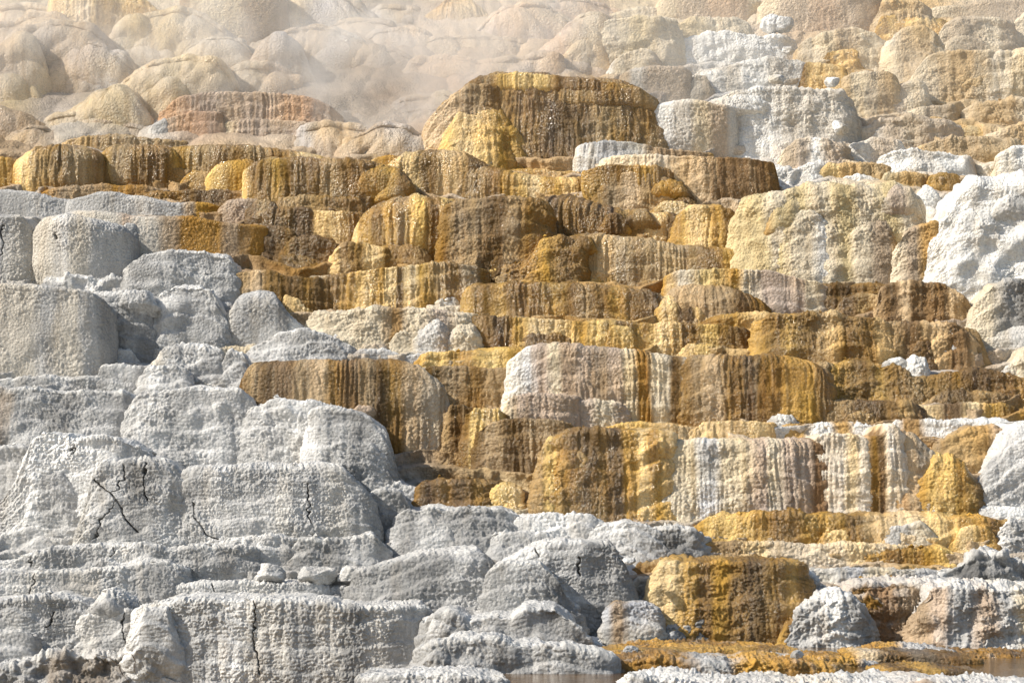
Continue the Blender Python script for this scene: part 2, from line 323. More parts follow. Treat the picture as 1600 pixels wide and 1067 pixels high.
T|large smooth tan-grey block with dark edge stains, cut by the picture edge|travertine_block|smooth|gGVVGVGg|598|-60,437 0,436 40,438 100,442 140,447 160,462 168,500|ri=8 fl=.03
T|dark rough grey block beside the large smooth tan-grey one|travertine_block|crust|gGgg|560|136,475 150,454 190,452 210,462 232,492|lump=1.4
P|lobe|crust|GG|495|186,468 194,449 230,448 242,470|pr=.2 tk=.2
T|pale knobbly squarish block, crumbly all over, in the grey middle group|travertine_block|crust|GwGGG|555|230,505 238,470 254,448 270,441 310,441 330,450 346,480 355,525|lump=1.5
T|smooth grey dome with a white wet streak down its edge|travertine_block|smooth|VGGGgW|555|350,505 357,470 368,451 400,449 432,452 455,480 468,510|ri=26
T|tan and ochre wall above the white-streaked grey dome|travertine_wall|drip|TTPOBOBO|490|370,455 377,421 400,416 425,418 440,425 480,428 506,436|wet=.3
P|lobe|gold|PCo|492|436,478 446,453 465,462 488,488|pr=.25
T|gold, white and brown striped wall glittering with drips|travertine_wall|drip|BgTOoCoCOCoTOgOO|488|484,445 496,425 540,424 560,419 600,412 650,407 700,405 735,410 748,428|tk=.05 colm=1.2
P|lobe|chalk|CwC|490|674,478 690,458 710,456 722,474|pr=.2
T|cream lumpy terrace with one golden trickle, under the striped wall|travertine_terrace|chalk|CCCCOCPCo|555|478,510 488,482 540,478 600,475 650,474 700,482 745,484 750,505|fl=.2
P|lobe|chalk|CwP|552|634,545 655,506 680,490 706,500|pr=.2
P|lobe|chalk|CC|550|604,535 625,511 650,510 660,530|pr=.15
P|lobe|chalk|wCC|552|694,525 715,500 740,500 750,520|pr=.2
P|lobe|chalk|CP|552|550,550 572,530 596,530 612,548|pr=.25
T|grey lumpy mound with a spreading foot below the cream terrace|travertine_mound|crust|GwGGg|570|394,550 415,526 435,512 470,510 505,514 530,522 548,536 556,560|fl=.3
P|crust|crust|PGG|568|544,560 560,542 600,540 628,550|pr=.05
P|crust|crust|gGg|570|620,565 640,548 670,545 692,545|pr=.1
T|thin gold lip just above the wide dripping golden ledge|travertine_terrace|drip|oYoOo|446|742,430 760,417 800,416 880,415 910,427|tk=.1
P|ledge|drip|CoOO|452|910,438 925,424 960,423 975,428 1004,444|pr=.05
P|ledge|drip|OTO|462|980,446 1010,431 1040,435 1060,456|pr=.15
T|wide dripping golden ledge with a sharp straight rim|travertine_terrace|drip|oOoOOoOTOoOBC|508|740,465 746,438 800,436 870,436 930,437 958,442 1010,444 1025,452 1036,480|tk=.05 colm=1.4 ri=12
P|lobe|drip|oCBCB|508|1026,470 1040,453 1060,455 1090,465 1112,495|pr=.05 colm=1.5
T|brown mound with a thin white vein beside the dripping golden ledge|travertine_mound|drip|TPTBO|508|1054,452 1075,437 1130,440 1142,442 1170,450 1186,480|wet=.4 ri=26
T|cream-tan smooth wall at the foot of the yellow-cream lumpy wall|travertine_wall|drip|oCYoCPPCP|495|1058,436 1076,417 1130,413 1200,417 1225,422 1250,430 1272,436 1284,465|wet=.25
T|longest golden ledge, gently sagging, cream patches between brown drips|travertine_terrace|drip|OOBoCCoYOoCOYOBo|555|730,510 740,487 800,489 860,493 900,495 950,498 1050,500 1130,503 1165,510 1182,535|tk=.04 colm=1.3
P|ledge|drip|TBOO|552|815,530 828,515 880,516 895,530|pr=.1
P|lobe|drip|oYo|545|950,520 960,504 985,506 995,525|pr=.12 tk=.1
P|ledge|drip|CYOO|556|1060,548 1075,532 1140,534 1175,548|pr=.15
T|soft gold hump between the veined brown mound and straight-rimmed block|travertine_mound|gold|OoCo|530|1104,512 1120,493 1150,484 1190,484 1222,494|
P|lobe|gold|Yoo|564|1164,548 1180,533 1230,530 1245,535 1260,554|own
T|straight-rimmed gold and brown block with faint pale streaks|travertine_block|gold|oOoOTPOOPO|575|1196,510 1208,488 1250,483 1310,483 1330,487 1370,490 1382,500 1388,555|
T|mottled brown ledge behind the straight-rimmed block|travertine_terrace|gold|TBOB|490|1270,455 1288,439 1350,437 1392,442|
P|ledge|gold|TBTPO|498|1304,484 1320,458 1350,453 1375,455 1390,470|pr=.3
T|rust-brown block with a bright flat rim below the white craggy mass|travertine_block|gold|PRPRRRPTR|512|1380,490 1388,442 1400,435 1440,434 1480,440 1495,450 1508,475 1524,505|wet=.3
T|reddish brown lump with a white tongue hanging down it|travertine_block|gold|RTRPRP|572|1378,530 1388,500 1450,498 1490,496 1505,512 1515,545|wet=.3
P|lobe|gold|RB|570|1422,560 1432,526 1450,525 1460,548|pr=.1
P|tongue|chalk|PWWw|582|1458,545 1468,512 1484,500 1502,520 1515,552|pr=.02 tk=.08 ri=10
P|lobe|gold|OT|568|1494,530 1510,507 1526,508 1540,555|own
T|twin white tongues flowing over brown rock|travertine_flow|chalk|gWW|612|1380,572 1390,558 1407,554 1422,562 1434,595|tk=.05
P|tongue|chalk|WWw|622|1416,572 1430,551 1447,554 1457,575 1462,612|pr=.15
T|golden fan slope running down under the twin white tongues|travertine_flow|gold|OoOTO|635|1355,615 1378,568 1400,562 1420,582 1446,622|fl=.1 dy=.05
T|brown lumpy bank at the foot of the boulder-like white lump|travertine_terrace|gold|TOBOoO|632|1440,600 1480,578 1530,570 1570,578 1600,584 1660,588|fl=.2
P|lobe|gold|PBTB|635|1444,625 1478,608 1530,606 1580,612|pr=.3
T|yellow-gold lumpy lip behind the pale streaked block|travertine_terrace|gold|oYoYoC|580|664,575 684,545 720,541 800,539 838,544|
T|pale grey-pink streaked block fading into dark brown drips|travertine_block|drip|WwPCPPTPCOCBCO|668|810,570 817,542 830,532 870,531 920,534 960,537 1000,543 1040,550 1082,556 1090,580|wet=.25 ri=14 tk=.05
T|wide brown and gold drip wall joined to the pale streaked block|travertine_wall|drip|BOTPOBOOooOO|670|1066,580 1082,551 1130,550 1200,550 1250,553 1270,560 1288,592|wet=.5 ri=18 colm=1.2
T|gold knob with a dark crown past the end of the drip wall|travertine_block|gold|OoOoC|632|1300,605 1308,568 1325,560 1365,560 1376,575 1398,615|
P|lobe|gold|BTo|632|1268,595 1282,560 1300,562 1314,580|own
T|long low olive-brown ledge under the gold knob|travertine_terrace|gold|OTTBTB|668|1252,650 1264,621 1320,619 1370,621 1415,623 1432,645|
P|ledge|gold|OTO|668|1312,660 1328,640 1360,638 1382,655|pr=.12
T|scalloped brown ledge with pale bellies, last in the low olive row|travertine_terrace|drip|BCRCoB|658|1422,642 1442,628 1470,626 1520,623 1560,625 1578,645|wet=.3
P|ledge|gold|oO|660|1572,645 1590,638 1660,637|own
T|brown wall with vertical stains between great brown wall and pale streaked block|travertine_wall|drip|OBTOTTB|648|662,590 678,567 720,567 760,570 810,572 822,605|wet=.3
T|short pinkish ledge tucked at the foot of the pale streaked block|travertine_block|drip|CPPP|660|796,645 806,612 830,610 888,613|wet=.1 dy=-.5
T|small pale square-ended block with a crisp bright rim|travertine_block|chalk|CwPCP|680|852,650 858,623 880,619 968,619 978,628 981,660|tk=.12 ri=8 lump=.6
T|great brown wall with grey glossy edge, tallest of the middle rows|travertine_wall|drip|BTBRTPORTBOPGgD|775|390,600 398,561 450,558 550,557 620,556 660,565 688,590 700,640 702,690|wet=.4 ri=20 tk=.12 dy=1.0
P|ledge|smooth|TPT|650|540,640 560,628 578,627 590,640|pr=.1 tk=.2
T|dark brown dripping pillar beside the great brown wall|travertine_block|drip|TBBO|758|698,660 704,628 720,626 735,634 746,665|wet=.4 dy=.75
T|cream wet chute running down between two dark brown pillars|travertine_flow|drip|OYYCYO|762|732,650 742,634 760,632 778,635 790,655|wet=.9 tk=0 dy=.55
T|dark brown pillar block on the far side of the cream chute|travertine_block|drip|BTBTTO|760|761,690 770,655 790,650 850,650 880,664|wet=.4 colm=1.3 dy=.3
T|dark gold shelf at the water-stained foot of the cream chute|travertine_terrace|gold|OBOBOBo|805|660,778 668,749 700,745 760,745 782,756|wet=.7
P|lobe|drip|YC|812|768,756 784,748 800,749 814,756|pr=.05
T|olive knobbly column between the brown pillar and glittering gold wall|travertine_block|gold|TYoO|812|846,700 857,679 885,674 900,700|
T|glittering gold wall with dark brown hollows, brightest in the lower cascade|travertine_wall|gold|OoOBOBoCoC|815|866,705 874,680 890,668 930,667 980,666 1020,665 1038,680|wet=.9 lump=1.3 colm=1.3
P|lobe|gold|oTo|745|870,735 885,700 910,698 925,720|pr=.12 tk=.15
P|lobe|gold|OBo|812|880,780 900,755 940,752 965,775|pr=.12
T|thin gold lip above the cream pillared terrace|travertine_terrace|drip|oYPg|688|950,666 975,655 1040,656 1100,668|
P|ledge|drip|YoYo|664|1036,660 1055,651 1150,645 1210,645|own
P|ledge|drip|PCPCP|690|1074,672 1100,655 1140,652 1210,654|pr=.1
T|wide cream pillared terrace with a level rim, pink-brown stripes at its end|travertine_terrace|drip|CWCCwCCPCPPRP|812|1020,715 1026,692 1040,683 1110,681 1200,681 1282,681 1292,705|wet=.15 ri=14 fl=.05 colm=1.3 pop=1.5
P|lobe|chalk|CwC|812|1046,790 1062,757 1090,755 1110,780|pr=.1
T|white and cream fluted curtain next to the pink-brown stripes|travertine_drapery|drip|CWwWCWW|808|1270,695 1285,673 1320,672 1350,675 1360,705|wet=.35 colm=1.2
P|ledge|chalk|WoWoWO|684|1208,675 1235,656 1290,655 1330,655 1388,656|own
P|ledge|chalk|GWG|680|1196,672 1204,646 1240,645 1254,660|own
T|orange-brown wall with one white drip stripe|travertine_wall|drip|OKORWGW|806|1346,700 1354,678 1380,675 1386,658 1395,656 1410,695|wet=.5
T|orange and grey flow slanting down past the white drip stripe|travertine_flow|gold|OKPgGOO|800|1396,690 1408,668 1430,678 1450,698 1480,740|fl=.15 wet=.5
P|lobe|gold|oYoO|798|1440,735 1462,702 1490,705 1530,745|pr=.2
T|flat white sheet of crust behind the orange flow|travertine_terrace|chalk|WOWWWWP|690|1392,664 1400,652 1415,650 1430,652 1500,650 1560,653 1610,656 1640,660|fl=.4
P|lobe|gold|oO|724|1424,700 1445,678 1470,677 1500,700|pr=.4
T|golden crumbly spur leaning on the white domed corner mass|travertine_flow|gold|OooKo|740|1480,710 1502,672 1530,660 1555,659 1570,675 1576,700|wet=.2
T|white domed mass at the edge beside the golden crumbly spur|travertine_mass|crust|OGwWW|802|1512,775 1528,732 1550,700 1570,670 1590,655 1660,650|ri=30
T|thin white crust shelf at the foot of the white domed mass|travertine_terrace|crust|GwWW|815|1484,802 1500,788 1540,784 1600,787 1660,785|ri=12
T|bright gold lumpy step with a level rim below the cream pillared terrace|travertine_terrace|gold|oYoOoOPwCoOC|855|1098,838 1110,806 1130,798 1200,797 1300,799 1400,800 1460,802 1560,804 1600,815|wet=.7 lump=1.4
P|lobe|gold|oCo|856|1274,850 1290,826 1320,824 1336,845|pr=.15
P|lobe|chalk|PwCG|856|1370,850 1392,815 1440,812 1480,845|pr=.15
P|lobe|gold|oCoO|860|1484,855 1500,820 1540,815 1570,845|pr=.15
P|crust|rough|wGg|845|1560,835 1575,808 1600,806 1660,808|pr=.1
T|thin rippled white and gold step under the bright gold one|travertine_terrace|ripple|OoTCGwCGC|880|1038,866 1056,844 1100,842 1200,843 1280,846 1340,845 1424,852|wet=.5
P|ledge|gold|OoOoYo|890|1336,872 1356,858 1420,852 1480,850 1512,870|pr=.05
P|ledge|gold|oCwG|862|1476,858 1490,838 1540,836 1660,838|own
T|broad granular gold face dropping to the pool, cream at one shoulder|travertine_wall|gold|CCoOoOBOoO|1012|1032,920 1044,876 1060,871 1150,872 1210,872 1252,880|wet=.7 ri=9
P|ledge|gold|OTO|905|980,896 1000,873 1040,870 1066,874|own
P|lobe|rough|GwgG|1008|1030,980 1048,942 1090,938 1116,965|pr=.12
P|lobe|gold|oYoO|1012|1148,1000 1162,984 1200,980 1232,988|pr=.3
T|spiky grey crust ridge hanging over the broad gold face|travertine_crust|shard|gGGg|935|1208,890 1222,874 1240,876 1260,886 1280,900 1296,922|dy=-.4
T|thin grey rippled shelf over the rusty crust bank|travertine_terrace|ripple|GwGCGGo|912|1250,900 1264,884 1330,882 1420,885 1480,888 1510,898|wet=.2
P|ledge|ripple|oOo|916|1324,910 1345,896 1400,895 1450,902|pr=.1
T|rusty brown crust bank between the grey dome and pale lumpy bank|travertine_mound|rough|oOBRTTP|1010|1295,960 1325,918 1345,908 1380,905 1440,905 1470,925|wet=.4 lump=1.3
P|lobe|rough|oO|960|1310,950 1330,925 1360,920 1380,940|pr=.1 tk=.1
T|dark jagged grey rock heap at the picture edge|travertine_mass|shard|gDgDg|920|1462,905 1485,885 1510,870 1530,860 1570,860 1600,880 1660,890|lump=1.6
T|pale lumpy bank with a level rim at the lower edge corner|travertine_mass|rough|TPGPGCGG|1058|1436,950 1452,912 1500,912 1560,914 1660,916|lump=1.8 
P|lobe|rough|GwGw|1062|1462,1015 1495,982 1540,970 1660,968|pr=.35 ri=24
T|granular grey dome rising from the pool|travertine_boulder|rough|gGwWGg|1020|1222,1000 1234,966 1250,942 1275,924 1308,917 1342,929 1360,955 1372,1004|ri=16 dy=-.25
P|lobe|gold|oOo|1015|1218,998 1230,967 1250,956 1262,985|pr=-.1
T|small pale rippled step against the gold gully above the pool|travertine_terrace|ripple|GTGwG|1010|950,962 962,940 1010,938 1028,944 1034,985|dy=-.6
P|ledge|ripple|wGG|948|976,925 1000,899 1020,897 1038,925|own
T|grey crust rim along the top of the dark recess, at the picture edge|travertine_terrace|crust|gGgGg|615|-60,600 4,586 12,583 60,583 110,585 152,580 166,592|
P|lobe|crust|GwG|575|120,580 138,546 160,541 180,540 202,538 216,562|own
P|lobe|crust|gGg|612|146,600 160,564 180,562 220,566 230,600|own
T|small pale grey block leaning against the cream-crowned one|travertine_block|crust|GwGG|612|220,600 227,569 250,565 282,565 295,592|dy=-.4
T|cream-crowned grey block with a smooth rounded shoulder|travertine_block|crust|CGwGg|612|242,568 253,539 280,531 312,531 345,538 356,570 363,602|ri=14
P|lobe|crust|gGg|615|346,570 360,541 380,545 396,570 401,602|own
P|ledge|smooth|CC|562|330,548 350,533 400,535 414,556|own
T|rough grey flaring block in dark shade at the picture edge|travertine_block|crust|gTGgGg|705|-60,602 0,600 60,601 120,605 190,606 208,640|fl=.25 lump=1.4
P|lobe|crust|gG|700|152,682 162,664 200,660 242,661 250,690|own
T|wide grey block with a spiky pale rim and flaring granular sides|travertine_block|crust|GwGwGGg|740|196,660 208,618 220,605 270,602 290,599 375,601 393,618 410,650 432,690 448,725|fl=.04 ri=6
T|pale grey hump with icy crest below the great brown wall|travertine_block|crust|GwWGg|748|386,642 398,627 440,618 485,621 515,630 536,650 552,692|fl=.04 ri=7
T|grey rounded shoulder sloping down beside the great brown wall|travertine_block|crust|wGgGg|790|486,634 510,628 545,634 580,645 601,664 612,700 624,755|fl=.04 ri=8
T|white broken cliff with a flat top stratum beside the cracked block|travertine_block|crust|GwWWwG|838|-20,800 30,745 46,702 50,682 75,669 100,673 115,680 150,675 180,678 214,690 226,715|fl=.03 cr=118,698;110,708;113,703
P|lobe|crust|WGw|845|40,790 50,735 90,722 120,745|pr=.15
P|lobe|crust|GwG|860|-30,840 20,825 60,815 95,826 110,850|pr=.4
T|grey rough lump at the edge behind the white broken cliff|travertine_block|crust|GGg|800|-60,690 0,692 36,692 50,712|
T|big pale block split by a deep forked crack|travertine_block|crust|VGGgGG|862|121,850 130,790 145,735 160,712 185,715 195,713 230,708 265,715 279,726 288,770|ri=16 cr=149,750;160,760;175,770;183,780;178,795;175,800;162,808;160,825;153,842/183,780;190,790;195,808;208,822;216,830/193,728;196,745;188,752;186,762;178,768/226,722;224,740;225,765;228,780
T|big pale block with square shoulders and a thin crack, next to the forked-crack one|travertine_block|crust|VGwGGVGVGg|865|270,770 274,737 285,726 330,722 400,721 450,721 500,719 535,722 560,745 578,770 586,825|ri=14 cr=305,785;308,808;320,822;328,836;345,842/480,755;484,790;481,805;487,818/560,835;562,846
T|grey step at the foot of the block with square shoulders|travertine_terrace|crust|GwGg|895|345,858 355,838 395,831 440,830 466,850|
P|ledge|crust|ggGg|890|450,862 470,836 540,834 580,826 608,856|pr=.1
T|rubbly grey lump below the sloping grey shoulder|travertine_block|crust|gggg|845|568,795 580,764 600,757 625,764 636,805|
P|lobe|shard|gGg|800|595,760 615,746 650,758 690,784|own
T|grey scalloped step with two cut faces under the dark gold shelf|travertine_terrace|crust|GgGgggG|862|620,810 634,791 680,786 710,790 745,787 785,790 806,810|fl=.3
P|lobe|crust|gGg|866|656,850 670,822 700,812 720,830|pr=.2
T|soft grey ramp between the two scalloped steps|travertine_mound|crust|GGg|880|768,848 785,826 820,824 872,832 892,846|fl=.5
T|icy white crest on the smooth grey slope under the gold wall|travertine_block|crust|GwWwGG|862|795,822 812,802 850,796 880,800 918,797 935,806 955,840|fl=.25
T|grey crumbled hump between the icy crest and gold rippled step|travertine_block|crust|GwGg|885|928,835 942,814 980,808 1010,814 1030,826 1055,858|fl=.25
P|crust|shard|gDgG|884|1014,845 1030,821 1060,817 1086,822 1106,838|pr=.02
P|ledge|crust|TPT|825|930,820 945,806 1000,803 1050,818|own
T|large grey flaring buttress standing over the pool, gold step beside it|travertine_block|crust|GwGGggg|1012|790,890 822,851 850,843 900,842 958,843 972,862 985,900 1000,955|fl=.06 ri=10 cr=835,850;840,858;845,868/905,870;904,885;906,898
T|large dusky grey block with a bright crest, in the grey lower group|travertine_block|crust|ggggGGg|955|555,905 618,870 655,857 700,854 754,852 770,866 782,925|fl=.15 ri=14
T|grey rounded block between the dusky block and flaring buttress|travertine_block|crust|gGGgg|985|762,905 774,879 790,873 846,872 866,892 884,924 899,962|fl=.02 ri=8 dy=-.8
T|upper grey bank of soft lumps behind the dark waterline, beside the big nodular block|travertine_mass|crust|ggGgGggG|1045|662,985 676,957 705,951 735,964 770,956 800,958 822,945 868,943 895,968 920,996 942,1016|lump=1.6 dy=-1.3 fl=.04
P|lobe|crust|GwG|1040|664,990 676,962 705,957 735,985|pr=.1
T|lower grey bank of crumbly lumps dipping into the dark waterline|travertine_mass|crust|ggGgGgG|1050|650,1022 680,1000 725,992 772,992 800,1004 850,1002 900,1010 938,1018 962,1034|pool lump=1.5
T|long grey step with shallow cracks below the forked-crack block|travertine_terrace|crust|GwGGwGGg|912|-60,892 20,870 50,858 110,850 150,845 220,843 260,852 300,848 380,846 398,864|cr=50,868;52,875;49,882/178,855;179,862;175,870
T|grey-tan stepped ledge of fine nodules with a split end|travertine_terrace|crust|gGVGVGgG|945|-60,888 30,888 100,887 150,884 200,879 230,872 262,872 290,895|cr=57,892;56,905;55,912;50,925 pop=1.7 colm=1.5 st=.5
P|ledge|crust|gGg|910|276,892 290,879 320,875 392,876 404,892|own
T|level grey ledge directly behind the big nodular block|travertine_terrace|crust|GwGVGGg|948|262,926 280,909 320,906 380,904 430,904 512,905 520,930|cr=334,914;336,922
P|ledge|crust|ggG|955|500,925 516,910 570,914 640,914 700,928|pr=-.1
T|grey block with a slanting crack at the picture edge|travertine_block|crust|VGGgG|1022|-60,935 0,933 30,930 90,925 126,932 138,955|cr=85,955;82,965;76,975;74,980
P|lobe|shard|gGg|968|130,952 150,931 170,917 192,924 210,942|pr=.1
T|small cracked cube between the slanting-crack block and big nodular block|travertine_block|crust|wVGGg|1030|122,985 129,957 150,951 182,954 200,945 214,965|cr=192,958;190,972;190,985;195,1002
T|big nodular pale block split by one straight vertical crack|travertine_block|crust|wVwGwVVGVgVGg|1100|200,970 212,942 240,935 300,932 350,932 400,933 460,932 515,935 525,943 560,944 660,942 666,962|ri=7 lump=.7 pop=1.8 colm=1.5 st=.5 fl=.05 d=.8 cr=397,930;398,950;400,965;396,985;398,1005;404,1025;408,1050
P|lobe|crust|wGw|1085|206,985 225,945 260,942 275,980|pr=.15
T|low tan lump at the picture edge under the slanting-crack block|travertine_block|crust|TgGg|1045|-60,985 0,980 30,978 54,990|
T|pale rubble bank along the bottom edge, dry roots on it|travertine_mass|shard|wGgTTgG|1105|-60,1045 0,1040 40,1026 80,1020 140,1022 200,1019 240,1024 256,1055|lump=1.4
P|lobe|crust|WGw|1105|10,1075 60,1046 120,1042 165,1070|pr=.2
T|pale sandy tongue along the waterline beside the big nodular block|travertine_mass|crust|gGwGG|1085|560,1060 640,1048 690,1046 740,1050 790,1066|pool fl=.4
T|gold crust apron at the broad gold face's foot, half under water|travertine_terrace|rough|oOoBOoO|1022|955,1014 990,1007 1080,1005 1150,1006 1225,1011|pool wet=.6 lump=.6
T|gold and grey crust apron between the grey dome and the lumpy bank|travertine_terrace|rough|OoGBOBG|1026|1345,1016 1380,1009 1440,1010 1500,1016 1560,1020 1660,1024|pool wet=.6 lump=.6
T|gold crust bar beside the grey dome with grey flecks on it|travertine_terrace|rough|oGoOoG|1040|1180,1032 1220,1024 1300,1024 1370,1030|pool wet=.6 lump=.6
T|low gold rippled bar awash in the pool|travertine_terrace|ripple|OoOooOo|1030|930,1024 955,1017 1000,1014 1080,1012 1200,1013 1250,1020|pool wet=.7
P|ledge|gold|oOo|1034|1080,1026 1110,1018 1160,1018 1200,1026|pr=.1
T|dark gold crust bar in the pool, pebbles resting on it|travertine_terrace|rough|OBOGoOo|1048|915,1040 940,1032 980,1025 1050,1024 1100,1029 1200,1027 1310,1034|pool wet=.6
T|dark layered crust bar in the pool under the rusty bank|travertine_terrace|ripple|oGBDBO|1036|1332,1026 1345,1017 1420,1017 1500,1022 1520,1030|pool wet=.4
T|thin gold-edged bar awash below the dark layered crust bar|travertine_terrace|ripple|oBoBD|1056|1380,1050 1396,1041 1450,1040 1530,1048|pool wet=.6
T|grey rough crust bank along the bottom edge closing the pool|travertine_mass|rough|GwGDCgPgGg|1110|960,1076 985,1060 1020,1055 1100,1062 1200,1064 1300,1063 1400,1061 1500,1064 1660,1068|pool lump=.8
P|crust|shard|wGw|1105|968,1070 985,1056 1010,1052 1032,1068|pr=.1
"""
# ------------------------------------------------------------------ materials
def rock_material(name):
    m = bpy.data.materials.new(name); m.use_nodes = True
    nt = m.node_tree; N = nt.nodes; L = nt.links
    bsdf = N["Principled BSDF"]
    geo = N.new("ShaderNodeNewGeometry")
    vc = N.new("ShaderNodeAttribute"); vc.attribute_name = "tint"
    def noise(scale, detail, rough=.6, vec=None):
        n = N.new("ShaderNodeTexNoise"); n.inputs["Scale"].default_value = scale
        n.inputs["Detail"].default_value = detail; n.inputs["Roughness"].default_value = rough
        L.new(vec or geo.outputs["Position"], n.inputs["Vector"]); return n.outputs[0]
    def ramp(src, a, b, lo, hi):
        r = N.new("ShaderNodeMapRange"); r.inputs[1].default_value = a; r.inputs[2].default_value = b
        r.inputs[3].default_value = lo; r.inputs[4].default_value = hi
        L.new(src, r.inputs[0]); return r.outputs[0]
    def math_(op, a, b):
        n = N.new("ShaderNodeMath"); n.operation = op
        for i, q in enumerate((a, b)):
            if isinstance(q, (int, float)): n.inputs[i].default_value = q
            else: L.new(q, n.inputs[i])
        return n.outputs[0]
    mp = N.new("ShaderNodeMapping"); mp.inputs["Scale"].default_value = (1, 1, .16)
    L.new(geo.outputs["Position"], mp.inputs[0])
    grain = ramp(noise(38, 4, .7), .3, .7, .80, 1.16)
    streak = ramp(noise(13, 4, .65, mp.outputs[0]), .3, .7, .84, 1.12)
    k = math_('MULTIPLY', grain, streak)
    mul = N.new("ShaderNodeMix"); mul.data_type = 'RGBA'; mul.blend_type = 'MULTIPLY'; mul.inputs[0].default_value = 1
    L.new(vc.outputs["Color"], mul.inputs[6])
    cc = N.new("ShaderNodeCombineColor")
    for i in range(3): L.new(k, cc.inputs[i])
    L.new(cc.outputs[0], mul.inputs[7])
    L.new(mul.outputs[2], bsdf.inputs["Base Color"])
    wet = vc.outputs["Alpha"]
    patch = ramp(noise(3.5, 3, .6, mp.outputs[0]), .32, .56, 0, 1)
    w2 = math_('MULTIPLY', wet, patch)
    L.new(ramp(w2, 0, .9, .88, .16), bsdf.inputs["Roughness"])
    L.new(ramp(w2, 0, 1, .25, .7), bsdf.inputs["Specular IOR Level"])
    wv = N.new("ShaderNodeVectorMath"); wv.operation = 'ADD'                # jittered granules, a few centimetres across
    wnz = N.new("ShaderNodeTexNoise"); wnz.inputs["Scale"].default_value = 30; wnz.inputs["Detail"].default_value = 2
    L.new(geo.outputs["Position"], wnz.inputs["Vector"])
    wsc = N.new("ShaderNodeVectorMath"); wsc.operation = 'SCALE'; wsc.inputs["Scale"].default_value = .022
    L.new(wnz.outputs["Color"], wsc.inputs[0]); L.new(geo.outputs["Position"], wv.inputs[0]); L.new(wsc.outputs[0], wv.inputs[1])
    def granules(scale):
        vo = N.new("ShaderNodeTexVoronoi"); vo.feature = 'F1'; vo.inputs["Scale"].default_value = scale
        L.new(wv.outputs[0], vo.inputs["Vector"]); return math_('SUBTRACT', 1.0, vo.outputs["Distance"])
    amt = ramp(noise(1.6, 3, .6), .35, .65, .35, 1.0)
    L.new(math_('MULTIPLY', w2, .55), bsdf.inputs["Coat Weight"]); bsdf.inputs["Coat Roughness"].default_value = .10
    h = math_('ADD', math_('MULTIPLY', granules(27), math_('MULTIPLY', amt, 1.1)), math_('MULTIPLY', noise(42, 5, .75), .9))
    bp = N.new("ShaderNodeBump"); bp.inputs["Strength"].default_value = 1.0; bp.inputs["Distance"].default_value = .021
    L.new(h, bp.inputs["Height"]); L.new(bp.outputs[0], bsdf.inputs["Normal"]); L.new(bp.outputs[0], bsdf.inputs["Coat Normal"])
    return m
ROCK = rock_material("travertine")

# ------------------------------------------------------------------ mesh from a grid
def grid_object(name, P, colours, wet, mat, flip=False):
    """P: rows x cols x 3 world points -> one mesh object whose origin is at its foot"""
    nr, nc = P.shape[:2]
    idx = np.arange(nr * nc, dtype=np.int32).reshape(nr, nc)
    q = np.stack([idx[:-1, :-1], idx[1:, :-1], idx[1:, 1:], idx[:-1, 1:]], -1).reshape(-1, 4)
    if flip: q = q[:, ::-1]
    return quad_object(name, P.reshape(-1, 3), q, colours.reshape(-1, 3), wet.reshape(-1), mat)
def quad_object(name, V, q, c, wet, mat):
    org = np.array([V[:, 0].mean(), V[:, 1].mean(), V[:, 2].min()])
    me = bpy.data.meshes.new(name)
    me.vertices.add(len(V)); me.vertices.foreach_set("co", (V - org).astype(np.float32).ravel())
    me.loops.add(q.size); me.loops.foreach_set("vertex_index", np.ascontiguousarray(q, np.int32).ravel())
    me.polygons.add(len(q))
    me.polygons.foreach_set("loop_start", np.arange(0, q.size, 4, dtype=np.int32))
    me.polygons.foreach_set("use_smooth", np.ones(len(q), bool))
    me.update(calc_edges=True)
    at_ = me.attributes.new("tint", 'FLOAT_COLOR', 'POINT')
    rgba = np.concatenate([c, wet[:, None]], 1).astype(np.float32)
    at_.data.foreach_set("color", rgba.ravel())
    me.materials.append(mat)
    o = bpy.data.objects.new(name, me); o.location = org.tolist()
    col.objects.link(o)
    return o
def parent_keep(o, p):
    o.parent = p
    o.location = (Vector(o.location) - Vector(p.location))

